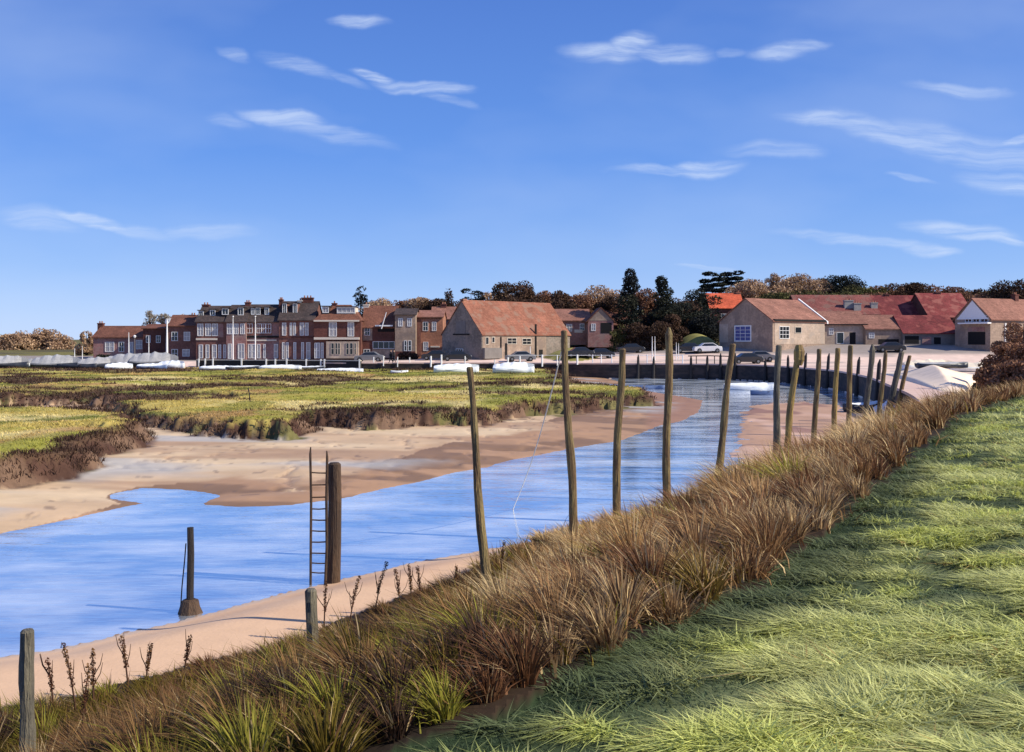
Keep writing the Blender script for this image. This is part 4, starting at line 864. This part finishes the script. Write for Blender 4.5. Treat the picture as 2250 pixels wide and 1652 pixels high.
g3='boats ashore on the pale apron'
boat('cream covered boat on the apron behind the pole cluster',2040,98,R(3),5.2,2,.7,hull='hull_white',cover='tarp_cream',ch=.6,group=g3)
boat('cream covered boat at the right of the apron by the scrub',2150,96,R(-8),5.6,2,.6,hull='hull_white',cover='tarp_cream',ch=.45,group=g3)
boat('dark hulled boat lying on the apron in front of the cream covers',2072,82,R(2),4.2,1.5,.4,hull='hull_dark',group=g3,cover='tarp_grey',ch=.15)
boat('white boat half hidden by the scrub above the apron',2170,78,R(-15),3.2,1.4,.5,group=g3,cover='tarp_white',ch=.3)
# withy on the marsh
x,y=W(550,885,1.1); o=MB().tube([(0,0,0),(-.06,0,.5),(-.14,0,.95)],[.035,.03,.04],6,True,.1).build('withy_stake',M['tar']); o.location=(x,y,zat(x,y)-.05); tag(o,'thin dark stake sticking up from the grassy marsh','stake')

# ------------------------------------------------------------------ people
def person(lab,u,Y,ang,coat,stride):
    x=X_(u,Y); z=max(zat(x,Y),2.02)
    r=thing('person',lab,'person',(x,Y,z),ang)
    def skin(name,verts,edges,rads,m,root=0,parent=r):
        me=bpy.data.meshes.new(name); me.from_pydata(verts,edges,[]); o=bpy.data.objects.new(name,me); C.objects.link(o); o.parent=parent; me.materials.append(M[m])
        s=o.modifiers.new('skin','SKIN'); 
        if not me.skin_vertices: me.skin_vertices.new(name='')
        for i,v in enumerate(me.skin_vertices[0].data): v.radius=(rads[i],rads[i]); v.use_root=(i==root)
        o.modifiers.new('sub','SUBSURF').levels=1; return o
    st=stride
    V=[(0,0,.95),(0,0,1.15),(0,0,1.38),(0,0,1.52),(.02,0,1.62),(.02,0,1.74),(0,-.2,1.42),(-.08*st,-.24,1.14),(.04*st,-.24,.88),(0,.2,1.42),(.10*st,.24,1.14),(.22*st,.23,.90),
       (0,-.1,.9),(.10*st,-.1,.5),(.24*st,-.1,.08),(.36*st,-.1,.04),(0,.1,.9),(-.08*st,.1,.5),(-.28*st,.1,.10),(-.18*st,.1,.04)]
    E=[(0,1),(1,2),(2,3),(3,4),(4,5),(2,6),(6,7),(7,8),(2,9),(9,10),(10,11),(0,12),(12,13),(13,14),(14,15),(0,16),(16,17),(17,18),(18,19)]
    Rr=[.13,.12,.14,.06,.10,.085,.07,.05,.04,.07,.05,.04,.10,.07,.045,.05,.10,.07,.045,.05]
    skin('body',V,E,Rr,'skin')
    skin('coat',[(0,0,.82),(0,0,1.15),(0,0,1.42),(0,-.21,1.43),(-.08*st,-.25,1.14),(.03*st,-.25,.93),(0,.21,1.43),(.10*st,.25,1.14),(.20*st,.24,.94)],[(0,1),(1,2),(2,3),(3,4),(4,5),(2,6),(6,7),(7,8)],[.19,.17,.17,.09,.075,.06,.09,.075,.06],coat)
    skin('trousers',[(0,0,.92),(0,-.1,.88),(.10*st,-.1,.5),(.23*st,-.1,.12),(0,.1,.88),(-.08*st,.1,.5),(-.27*st,.1,.14)],[(0,1),(1,2),(2,3),(0,4),(4,5),(5,6)],[.15,.12,.09,.065,.12,.09,.065],'jeans')
    skin('hair',[(-.01,0,1.68),(-.01,0,1.79)],[(0,1)],[.10,.085],'hair')
person('walker in a dark blue coat on the quay, the left of two',859,132.5,R(180),'coat',1); person('walker in a black coat on the quay, the right of two',866,132.2,R(175),'coat2',.8)

# ------------------------------------------------------------------ trees and scrub
def leafcloud(cent,rad,n,size,cols,flat=.75):
    """small leaf quads spread through ellipsoids"""
    cent=np.asarray(cent,float); rad=np.asarray(rad,float); k=len(cent)
    w=(rad[:,0]*rad[:,2]); w=w/w.sum(); idx=rng.choice(k,n,p=w)
    d=rng.normal(size=(n,3)); d/=np.linalg.norm(d,axis=1)[:,None]; rr=rng.uniform(.35,1.05,n)**.6
    p=cent[idx]+d*rad[idx]*rr[:,None]
    a=rng.normal(size=(n,3)); a/=np.linalg.norm(a,axis=1)[:,None]; b=np.cross(a,rng.normal(size=(n,3))); b/=np.linalg.norm(b,axis=1)[:,None]
    s=size*rng.uniform(.5,1.4,n)[:,None]
    V=np.stack([p-a*s,p-b*s*.6,p+a*s,p+b*s*.6],1).reshape(-1,3)
    f=np.arange(4*n).reshape(n,4)
    cols=np.asarray(cols); c=cols[rng.integers(0,len(cols),k)][idx]*rng.uniform(.75,1.3,(n,1)); c=np.repeat(c,4,0)
    return V,f,c
TAN=[(.40,.26,.16),(.46,.31,.19),(.34,.22,.14)]; DARK=[(.022,.026,.020),(.032,.034,.022),(.018,.020,.020)]; DKB=[(.075,.042,.028),(.10,.055,.035),(.06,.035,.022)]; OLIVE=[(.09,.085,.028),(.12,.11,.04),(.07,.065,.025)]; BRN=[(.22,.11,.065),(.28,.145,.085),(.18,.09,.055)]; PALE=[(.33,.28,.22),(.28,.24,.18)]
def tree(lab,u,Y,vt,vb,w,kind='dome',cols=TAN,dens=1.0,name=None,cat='tree',group=None):
    x=X_(u,Y); z0=min(zat(x,Y),Z_(vb,Y)); vt=vt-(7 if kind=='dome' and Y>170 and u<1900 else -3 if kind=='dome' and u>1900 else 0); w=w*(1.75 if kind=='dome' else 1.25 if kind=='bush' else 1); zt=Z_(vt,Y); zc=Z_(vb,Y); wr=w*Y/F/2; H=zt-z0
    nm=name or {'dome':'broadleaf_tree','conifer':'conifer_tree','cedar':'cedar_tree','bush':'bush','bare':'bare_tree'}[kind]
    r=thing(nm,lab,cat,(x,Y,z0),0,group)
    tb=MB(); th=H*.8
    tb.tube([(0,0,-.3),(.1*wr*.3,0,th*.4),(0,0,th*.8),(.0,0,H*.97)],[.04*wr+.16,.03*wr+.12,.08,.03],7)
    cent=[];rad=[]
    if kind=='dome' or kind=='bush' or kind=='bare':
        nb=15 if kind!='bush' else 10
        zlow=max(zc-z0,0) if kind!='bush' else 0
        for i in range(nb):
            a=random.uniform(0,6.28); q=random.uniform(.15,.78); zz=zlow+(H-zlow)*random.uniform(.12,.9)*(1-.3*q); rr=wr*random.uniform(.26,.46); rr2=min(rr*.85,(H-zlow)*.33)
            cx,cy=math.cos(a)*wr*q,math.sin(a)*wr*q*.8; zz=min(zz,H-rr2*.9); cent.append((cx,cy,zz)); rad.append((rr,rr,rr2))
            tb.tube([(0,0,max(zlow*.6,.3)),(cx*.5,cy*.5,(zz+zlow)*.5),(cx,cy,zz)],[.10,.06,.02],5)
        cent.append((0,0,H-min(wr*.45,H*.3))); rad.append((wr*.5,wr*.5,min(wr*.45,H*.3)))
    elif kind=='conifer':
        for i in range(11):
            t=i/10; zz=H*(.15+.82*t); a=random.uniform(0,6.28); rr=wr*(1-.72*t)*random.uniform(.85,1.3)+.2
            cent.append((math.cos(a)*rr*.25,math.sin(a)*rr*.25,zz)); rad.append((rr,rr,H*.085))
            if i%2==0: tb.tube([(0,0,zz),(math.cos(a)*rr,math.sin(a)*rr,zz-.1)],[.07,.02],5)
    elif kind=='cedar':
        for i in range(7):
            t=i/6; zz=H*(.35+.62*t); 
            for sgn in (-1,1):
                rr=wr*(1-.45*t)*random.uniform(.55,.8); cent.append((sgn*rr*random.uniform(.5,.9),random.uniform(-.3,.3)*wr,zz+random.uniform(-.2,.2))); rad.append((rr,rr*.8,H*.042)); tb.tube([(0,0,zz-.3),(sgn*rr,0,zz)],[.09,.03],5)
    tb.build('trunk' if kind!='bush' else 'stem',M['bark'],r)
    n=int(dens*max(1500,min(12000,w*(vb-vt)*1.7))); sz=max(.11,.0011*Y)*(.9 if kind!='bare' else .5)
    V,f,c=leafcloud(cent,rad,n,sz,cols)
    ctr=V.reshape(-1,4,3).mean(1); g1_=vnoise(ctr[:,0]*1.1+ctr[:,1]*.9+u,ctr[:,2]*1.3+ctr[:,1]*.3,5); kp=g1_>(.30 if kind!='bare' else .42); V=V.reshape(-1,4,3)[kp].reshape(-1,3); c=c.reshape(-1,4,3)[kp].reshape(-1,3); f=np.arange(len(V)).reshape(-1,4)
    np_mesh('crown' if kind!='bush' else 'foliage',V,[f],M['leaf'],c,parent=r)
tl='trees behind the village'
T=[('tan bare tree at the extreme left edge of the skyline',8,230,742,790,50,'dome',TAN),('low tan tree, second from the left on the skyline',42,230,737,790,46,'dome',TAN),('highest tan tree of the far left group',88,235,728,790,62,'dome',TAN),('tan tree sloping down at the right of the far left group',128,235,739,790,56,'dome',TAN),
 ('lone tan tree just left of the low brick house',190,175,734,782,32,'dome',TAN),
 ('pale grey twiggy tree above the dark red brick house',328,165,681,722,40,'bare',PALE),('sparse pale tree behind the thick white mast',362,166,684,720,44,'bare',PALE),('bare tan tree behind the tall red brick house',402,168,690,720,50,'bare',TAN),
 ('dark pointed evergreen behind the right end of the terrace',792,170,636,690,66,'conifer',DARK),('tan tree just right of the dark pointed evergreen',836,178,660,695,62,'dome',TAN),('tan tree above the beige rendered house',885,180,668,695,60,'dome',BRN),
 ('light brown tree above the orange brick house',930,178,660,690,52,'dome',TAN),('dark brown tree touching the barn ridge on its left',985,176,640,690,46,'conifer',DKB),('dark flat pine rising above the barn roof',1035,172,638,680,76,'cedar',DARK),('tan tree above the middle of the barn roof',1085,182,646,690,56,'dome',TAN),
 ('tall rounded dark brown tree above the barn roof',1143,176,625,690,66,'dome',DKB),('brown tree above the right end of the barn',1195,178,645,695,54,'dome',BRN),('dark bushy tree over the end of the barn ridge',1228,172,645,712,44,'dome',DKB),
 ('broad brown tree behind the low cottage wing',1270,182,655,700,60,'dome',BRN),('broad tan tree above the pale gabled cottage',1320,184,634,700,82,'dome',TAN),
 ('tallest dark conifer, left of the conifer pair',1382,158,598,745,66,'conifer',DARK),('brown tree between the two dark conifers',1420,164,632,730,58,'dome',BRN),('second dark conifer, right of the conifer pair',1457,158,613,745,74,'conifer',DARK),
 ('round dark tree between conifer and cedar',1510,165,655,740,80,'dome',DKB),('layered dark cedar behind the red roof, the left one',1566,200,600,700,70,'cedar',DARK),('layered dark cedar with flat top, the right one',1608,205,598,690,80,'cedar',DARK),('dark tree at the left corner of the house with blue window',1552,156,690,748,66,'dome',DARK),
 ('broad dark brown tree filling the gap behind the barn roof',1105,168,652,700,90,'dome',DKB),('broad dark brown tree behind the right half of the barn',1180,166,655,705,90,'dome',DKB),('low dark brown tree left of the barn ridge',965,172,664,700,60,'dome',DKB),
 ('dark broad tree right under the second conifer',1500,162,662,745,90,'dome',DARK),('dark brown tree left of the tallest conifer',1345,176,655,720,60,'dome',DKB),('dark tree between the red roofed house and the cedars',1535,190,645,700,70,'dome',DARK),
 ('reddish brown tree behind the meeting of the two long red roofs',1920,190,640,680,60,'dome',BRN),
 ('pointed tan tree right of the cedars',1652,196,618,668,66,'dome',TAN),('low rounded tan tree behind the pale house roof',1700,200,632,672,60,'dome',TAN),('tall tan tree with twiggy spikes above the pale house',1740,204,610,668,74,'dome',TAN),('pale twiggy tree poking above the tan trees',1700,198,598,640,34,'bare',TAN),
 ('tan tree left of the dark hilltop clump',1795,206,618,668,64,'dome',TAN),('wide dark green clump on top of the hill',1850,204,613,660,90,'dome',DARK),('dark olive tree in front of the hilltop clump',1800,190,645,690,120,'dome',OLIVE),('dark olive tree behind the pale house ridge',1712,186,650,690,90,'dome',OLIVE),
 ('olive tree behind the long red roof',1898,196,634,680,66,'dome',OLIVE),('reddish brown tree left of the largest red roof',1945,198,625,670,60,'dome',BRN),('dark brown rounded tree above the largest red roof',1990,200,620,670,84,'dome',DKB),('brown tree above the middle of the largest red roof',2050,204,622,668,80,'dome',BRN),
 ('dark brown tree above the right end of the largest red roof',2105,206,628,670,76,'dome',DKB),('brown tree behind the white gable peak',2155,190,642,690,66,'dome',BRN),('dark brown tree behind the roof at the right edge',2205,190,622,690,86,'dome',DKB),('tall dark tree at the extreme right edge of the skyline',2250,185,612,690,86,'dome',DKB)]
for t in T: tree(*t,group=tl)
for (lab,u,Y,vt,vb,w,cl) in [('dark shrub at the foot of the tallest conifer',1400,152,708,752,70,DKB),('brown shrub between the two conifers and the mound',1455,150,706,752,80,DKB),('olive shrub left of the conifers beside the gabled cottage',1362,153,712,748,46,OLIVE),('dark shrub beyond the grassy mound',1535,160,690,745,80,DKB),
   ('dark evergreen shrub behind the lean boats at left',232,147,778,800,40,DARK),('brown hedge shrub below the beige house',893,146,772,796,44,DKB),('tall dark scrub left of the green mound',1478,153,690,752,60,DKB),('brown scrub behind the outbuildings',2075,152,742,765,60,DKB)]:
    tree(lab,u,Y,vt,vb,w,'bush',cl,cat='shrub',group='shrubs among the houses')
for (lab,u,Y,vt,vb,w,cl) in [('tall brown thicket at the right edge before the white gabled house',2250,62,705,880,150,BRN),('brown bramble bush right of the apron',2215,68,752,870,90,BRN),('rust brown bramble high by the white gabled house',2225,100,708,790,70,BRN),('brown bramble hanging over the apron corner',2195,58,800,895,90,BRN),('low brown bramble where the apron meets the bank',2160,60,838,890,80,DKB),('reddish bramble bush at the right edge above the lawn',2235,48,790,900,130,BRN),('low bramble left of the apron bushes',2085,54,868,905,90,DKB),('brown bramble far up by the shed road',2210,90,752,800,70,DKB)]:
    tree(lab,u,Y,vt,vb,w,'bush',cl,dens=1.0,name='bramble_bush',cat='bush',group='brambles at the right of the quay')

# ------------------------------------------------------------------ grasses
def blades(B,H,Wd,lean,az,col,segs=3,twist=None,curl=1.0):
    n=len(B); L_=segs+1; t=np.linspace(0,1,L_)
    fa=rng.uniform(0,2*np.pi,n) if twist is None else twist
    sx,sy=np.cos(fa),np.sin(fa); dx,dy=np.cos(az),np.sin(az); V=np.zeros((n,2*segs+1,3))
    for k in range(L_):
        tk=t[k]; hx=lean*H*tk**(1+curl); px=B[:,0]+dx*hx; py=B[:,1]+dy*hx; pz=B[:,2]+H*(tk-.38*np.minimum(lean,1.5)*tk**2)
        w=Wd*.5*(1-tk**1.8) if k<segs else 0
        if k<segs:
            V[:,2*k]=np.stack([px-sx*w,py-sy*w,pz],1); V[:,2*k+1]=np.stack([px+sx*w,py+sy*w,pz],1)
        else: V[:,2*segs]=np.stack([px,py,pz],1)
    m=2*segs+1; base=np.arange(n)*m; fq=[np.stack([base+2*k,base+2*k+1,base+2*k+3,base+2*k+2],1) for k in range(segs-1)]
    ft=np.stack([base+2*segs-2,base+2*segs-1,base+2*segs],1)
    return V.reshape(-1,3),(np.concatenate(fq) if fq else np.zeros((0,4),int)),ft,np.repeat(col,m,0)
def sample(n,u0,u1,y0,y1,p=1.0):
    u=rng.uniform(u0,u1,n); 
    if p==1: Y=np.exp(rng.uniform(math.log(y0),math.log(y1),n))
    else: Y=1/rng.uniform(1/y1,1/y0,n)
    return (u-CX)/F*Y,Y
pick=lambda cols,w,n: np.asarray(cols)[rng.choice(len(cols),n,p=np.asarray(w)/sum(w))]
def grow(name,X,Y,z,H,Wd,lean,az,col,per,spread,label,cat,material,segs=3,curl=1.0,hj=.35,azj=1.2):
    n=len(X); i=np.repeat(np.arange(n),per); N_=len(i); r=np.sqrt(rng.uniform(0,1,N_))*spread[i]; a=rng.uniform(0,2*np.pi,N_)
    bx=X[i]+np.cos(a)*r; by=Y[i]+np.sin(a)*r; B=np.stack([bx,by,z[i]-.03],1)
    cc=col[i]*rng.uniform(.8,1.22,(N_,1))
    outa=np.where(rng.uniform(0,1,N_)<.55,az[i]+rng.normal(0,azj,N_),a)
    V,q,t,c=blades(B,H[i]*rng.uniform(1-hj,1+hj*.5,N_),Wd[i]*rng.uniform(.6,1.4,N_),lean[i]*rng.uniform(.4,1.5,N_),outa,cc,segs,curl=curl)
    o=np_mesh(name,V,[q,t],M[material],c); tag(o,label,cat,kind='stuff'); return o
# reeds on the near bank, grown in big arching tussocks
def dart(X,Y,r,limit):
    order=rng.permutation(len(X)); cell={}; keep=[]
    for i in order:
        x,y,ri=X[i],Y[i],r[i]; cx,cy=int(x//1.2),int(y//1.2); okk=True
        for a in (-1,0,1):
            for b_ in (-1,0,1):
                for k in cell.get((cx+a,cy+b_),()):
                    if (X[k]-x)**2+(Y[k]-y)**2<((r[k]+ri)*.5)**2: okk=False; break
                if not okk: break
            if not okk: break
        if okk: cell.setdefault((cx,cy),[]).append(i); keep.append(i)
        if len(keep)>=limit: break
    return np.array(keep)
X,Y=sample(42000,-420,2500,3.0,62)
z,cls,col,d=terrain(X,Y)
ok=(cls==2)&(d['dl']<-.14)&(z>.15)&(d['dn']>np.where(X<1.0,d['sandw']+.12,.35))
for (pu,pv,pY,hw,hy) in ((56,1600,10.6,.26,1.2),(700,1500,14.0,.5,1.5),(1079,1330,16.2,.35,1.4),(820,1510,13.2,.9,1.0)):   # open muddy ground round the feet of the posts
    ok&=~((np.abs(X-X_(pu,pY))<hw)&(Y<pY+.3)&(Y>pY-hy))
X,Y,z=X[ok],Y[ok],z[ok]; d={k:v[ok] for k,v in d.items() if isinstance(v,np.ndarray)}
left=sstep(-X,-2.5,1.5)
rr=np.interp(Y,[4,12,30,60],[.34,.46,.62,.85])*np.interp(left,[0,1],[1,.85])*rng.uniform(.75,1.25,len(X))
gp=fbm(X*.55,Y*.55,3,101); kp=(gp>np.interp(left,[0,1],[.30,.40]))&(d['dn']>d['sandw']+.45*left); X,Y,z,left,rr=X[kp],Y[kp],z[kp],left[kp],rr[kp]; d={k:v[kp] for k,v in d.items()}
kp=dart(X,Y,rr,4000); X,Y,z,left,rr=X[kp],Y[kp],z[kp],left[kp],rr[kp]; d={k:v[kp] for k,v in d.items()}
dl=-d['dl']; dn=d['dn']; tt=d['tt']; n=len(X)
tan=np.array([.50,.30,.13]); tan2=np.array([.78,.57,.29]); rus=np.array([.19,.085,.038]); olv=np.array([.25,.175,.02]); olv2=np.array([.36,.325,.045]); dk=np.array([.06,.032,.02]); brn=np.array([.36,.20,.075])
n1=fbm(X*.45,Y*.45,3,111); r1=rng.uniform(0,1,n)
c=np.tile(tan,(n,1)); c=np.where((r1<.30)[:,None],tan2,c); c=np.where(((r1>.62)&(r1<.82))[:,None],brn,c); c=np.where((r1>.86)[:,None],rus,c); c=np.where(((r1>.82)&(r1<.86))[:,None],olv2,c)
edge_shade=sstep(-dl,-1.2,-.35); c=mixc(c,rus*.8,edge_shade*.7)  # shadow brown painted into the reeds next to the lawn
oc=np.tile(olv,(n,1)); oc=oc*.62; oc=np.where((r1<.20)[:,None],olv2*.9,oc); oc=np.where(((r1>.42)&(r1<.72))[:,None],brn*.75,oc); oc=np.where(((r1>.72)&(r1<.84))[:,None],rus,oc); oc=np.where(((r1>.84)&(r1<.92))[:,None],tan2*.8,oc); oc=np.where((r1>.92)[:,None],dk,oc)
olive=left*sstep(-Y,-25,-20)*np.clip(1-sstep(X,-.8,1.4)*sstep(-dl,-3.2,-1.6),0,1)
c=np.where((rng.uniform(0,1,n)<olive)[:,None],oc,c)
Hh=np.interp(tt,[.15,.4,.8,1],[.8,1,1,.6])*np.interp(Y,[4,12,30,60],[.62,.82,1.05,.95])*(1-.25*left)*rng.uniform(.72,1.2,n)*np.interp(dn-d['sandw'],[0,1.6],[.5,1])*(1+.25*sstep(-Y,-12,-7)*sstep(X,-2.5,-.5))
per=np.interp(Y,[4,12,30,60],[420,330,190,120]).astype(int)
i=np.repeat(np.arange(n),per); N_=len(i); a=rng.uniform(0,2*np.pi,N_); q_=rng.uniform(0,1,N_)**.6
B=np.stack([X[i]+np.cos(a)*q_*rr[i]*.42,Y[i]+np.sin(a)*q_*rr[i]*.42,z[i]-.05],1)
lean=.15+.75*q_*rng.uniform(.5,1.5,N_); sweep=rng.normal(2.6,.5,n)[i]
ax=np.cos(a)*lean*.8+np.cos(sweep)*.42+rng.normal(0,.14,N_); ay=np.sin(a)*lean*.8+np.sin(sweep)*.42+rng.normal(0,.14,N_); lean2=np.hypot(ax,ay); az=np.arctan2(ay,ax)
bc=c[i]*rng.uniform(.62,1.3,(N_,1)); odd=rng.uniform(0,1,N_); bc=np.where(((odd<.10)&(rng.uniform(0,1,N_)>olive[i]*.7))[:,None],tan2*.9,bc); bc=np.where(((odd>.9))[:,None],rus*.8,bc); bc=bc*(1-.30*np.clip(olive[i],0,1))[:,None]
# matted lower growth between the tussocks
Xf,Yf=sample(26000,-420,2500,3.0,62); zf,cf,_,df_=terrain(Xf,Yf); kf=(cf==2)&(df_['dl']<-.25)&(zf>.15)&(df_['dn']>np.where(Xf<1.0,df_['sandw']+.3,.35))&((fbm(Xf*.8,Yf*.8,3,161)>.47)|(rng.uniform(0,1,len(Xf))<.12))&(fbm(Xf*.55,Yf*.55,3,101)>np.where(Xf<0,.39,.30))&(df_['dn']>df_['sandw']+np.where(Xf<0,.7,0))
for (pu,pv,pY,hw,hy) in ((56,1600,10.6,.26,1.2),(700,1500,14.0,.5,1.5),(1079,1330,16.2,.35,1.4),(820,1510,13.2,.9,1.0)): kf&=~((np.abs(Xf-X_(pu,pY))<hw)&(Yf<pY+.3)&(Yf>pY-hy))
Xf,Yf,zf=Xf[kf],Yf[kf],zf[kf]; nf=len(Xf); m_=9; I=np.repeat(np.arange(nf),m_); NF=len(I); sp=np.interp(Yf,[4,12,60],[.10,.16,.45])[I]
FB=np.stack([Xf[I]+rng.normal(0,1,NF)*sp,Yf[I]+rng.normal(0,1,NF)*sp,zf[I]-.03],1)
lf=sstep(-Xf,-2.2,1.5)*sstep(-Yf,-25,-20); fc1=np.asarray([brn*.8,tan*.85,rus,olv*.9,tan2*.8])[rng.choice(5,nf,p=[.3,.25,.2,.15,.1])]; fc2=np.asarray([olv*.7,olv2*.55,dk*1.2,rus*.7,brn*.5])[rng.choice(5,nf,p=[.36,.16,.18,.14,.16])]
fcol=np.where((rng.uniform(0,1,nf)<lf)[:,None],fc2,fc1)[I]*rng.uniform(.6,1.3,(NF,1))
VF,qF,tF,cF=blades(FB,np.interp(Yf,[4,12,60],[.30,.42,.75])[I]*rng.uniform(.5,1.3,NF),np.interp(Yf,[4,12,60],[.012,.018,.05])[I]*rng.uniform(.6,1.5,NF),rng.uniform(.3,1.5,NF),rng.normal(2.6,1.2,NF),fcol,3)
V,q4,t3,cc=blades(B,Hh[i]*(1.05-.30*q_)*rng.uniform(.6,1.15,N_),np.interp(Y,[4,12,60],[.012,.017,.05])[i]*rng.uniform(.6,1.5,N_),lean2,az,bc,4,curl=1.1)
nV=len(V); V=np.concatenate([V,VF]); cc=np.concatenate([cc,cF]); q4=np.concatenate([q4,qF+nV]); t3=np.concatenate([t3,tF+nV])
tag(np_mesh('reeds',V,[q4,t3],M['reed'],cc),'dense dry reeds and rank grass in big tussocks covering the creek bank','reeds',kind='stuff')
# lawn grass
X,Y=sample(64000,640,2750,3.0,42)
z,cls,col,d=terrain(X,Y); ok=(cls==4)&(d['dl']>.02); X,Y,z=X[ok],Y[ok],z[ok]; dl=d['dl'][ok]; n=len(X)
pn=.55*fbm(X*1.1+Y*.5,Y*2.2-X*.7,4,131)+.45*fbm(X*2.6-Y*.4,Y*4.2+X*.5,3,132); pn2=fbm(X*.7,Y*1.7,3,141); r1=rng.uniform(0,1,n)
big=(pn>.474)&(r1<.9)
ga=np.array([.38,.41,.135]); gb=np.array([.57,.58,.23]); gc=np.array([.19,.235,.085]); gd=np.array([.60,.64,.16]); ge=np.array([.42,.22,.08]); g0=np.array([.07,.10,.045])
c=mixc(np.tile(ga,(n,1)),gb,sstep(pn,.50,.60)); c=mixc(c,gc,sstep(-pn,-.49,-.45)); c=mixc(c,gd,sstep(pn2,.56,.64)*.6); c=mixc(c,ge,(rng.uniform(0,1,n)<.02)*.7)
c=np.where(big[:,None],c,g0*rng.uniform(.7,1.6,(n,1))); dark=1-sstep(dl+(pn2-.5)*.6,.25,.75); c=mixc(c,np.array([.06,.09,.042]),dark*.9)  # blades at the rim coloured dark for the shadow strip
hh=np.where(big,.075+.10*sstep(pn,.45,.62),.05)*np.interp(Y,[4,15,40],[1,1.15,1.7])
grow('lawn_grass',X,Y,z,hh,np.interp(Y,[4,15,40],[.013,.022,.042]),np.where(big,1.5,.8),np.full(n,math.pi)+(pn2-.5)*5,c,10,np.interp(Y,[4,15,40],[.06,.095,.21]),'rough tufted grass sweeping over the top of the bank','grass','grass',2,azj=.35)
# marsh tussocks and brown fringes
X,Y=sample(60000,-250,1500,24,138)
z,cls,col,d=terrain(X,Y); edge=(d['dm']+(fbm(X*.5,Y*.5,4,3)-.5)*.8*np.clip(Y/50,.3,1.4)<.9*np.clip(Y/50,.3,1.4)*np.clip((fbm(X*.13,Y*.2,3,46)-.30)*3.6,.15,1.7)); ok=(cls==1)&(z>.35)&(edge|(rng.uniform(0,1,len(X))<.6)); X,Y,z,col=X[ok],Y[ok],z[ok],col[ok]; edge=edge[ok]|(d['cr'][ok]>.5); n=len(X)
c=np.where(edge[:,None],np.array([.075,.04,.026])[None]*rng.uniform(.6,1.6,(n,1)),col*1.3)  # fringe brown is darkened as well for the scarp shadow
grow('marsh_grass',X,Y,z,np.where(edge,.30,.15)*np.interp(Y,[24,138],[.8,1.25]),np.interp(Y,[24,138],[.028,.12]),np.full(n,.6),np.full(n,-1.9)+rng.normal(0,.8,n),c,5,np.interp(Y,[24,138],[.22,.9]),'saltmarsh grass in green tussocks with brown fringes','grass','grass',2)
# dry dock stalks standing in front of the sand
docks=[(168,1640,1415,12.2,'slim dark dock stalk beside the far left post'),(118,1600,1450,12.6,'short red brown dock stalk nearest the far left post'),(205,1600,1430,12.5,'forked dark dock stalk with leaves, left foreground'),(178,1660,1462,11.2,'thick leaning brown stalk in the left foreground'),(282,1560,1400,13.2,'pair leaning dock stalk against the sand'),(320,1560,1415,13.4,'slanting brown dock stalk right of the leaning one'),(405,1540,1400,14,'small dock stalk in front of the dark bank edge'),
 (712,1400,1278,15.8,'bent dark stalk just right of the grey green post'),(768,1390,1268,16.2,'red brown stalk between post and ladder pile'),(823,1370,1236,16.6,'tall thin pale tipped stalk right of the ladder'),(880,1350,1252,17,'dark seeded dock stalk on the sand edge, left of three'),(905,1350,1240,17.2,'dark seeded dock stalk on the sand edge, middle of three'),(925,1345,1246,17.2,'broad brown dock stalk on the sand edge, right of three'),(1005,1330,1246,17.8,'small stalk left of the thick leaning pole'),(1048,1330,1222,17.6,'brown dock stalk touching the thick leaning pole'),(1100,1300,1190,18.5,'dark dock stalk just right of the thick leaning pole')]
for (u,vb,vt,Y,lab) in docks:
    x=X_(u,Y); g=zat(x,Y)-.05; h=Z_(vt,Y)-g; lean=random.uniform(-.18,.25)
    r=thing('dock_plant',lab,'plant',(x,Y,g),0,'dried dock plants along the sand edge')
    pts=[(lean*h*t*t,0,h*t) for t in (0,.35,.7,1)]; sb=MB().tube(pts,[.014,.012,.009,.004],5)
    for k in range(3):
        t=random.uniform(.45,.75); a=random.uniform(-1,1); sb.tube([(lean*h*t*t,0,h*t),(lean*h*t*t+a*.12,0,h*t+.16),(lean*h*t*t+a*.16,0,h*t+.30)],[.007,.006,.003],4)
    sb.build('stem',M['stem'],r)
    cent=[(lean*h*t*t,0,h*t) for t in np.linspace(.55,.98,7)]; V,f,c=leafcloud(cent,[(.035,.035,.05)]*7,260,.014,[(.11,.045,.025),(.07,.03,.018),(.16,.08,.03)]); np_mesh('seed_head',V,[f],M['leaf'],c,parent=r)
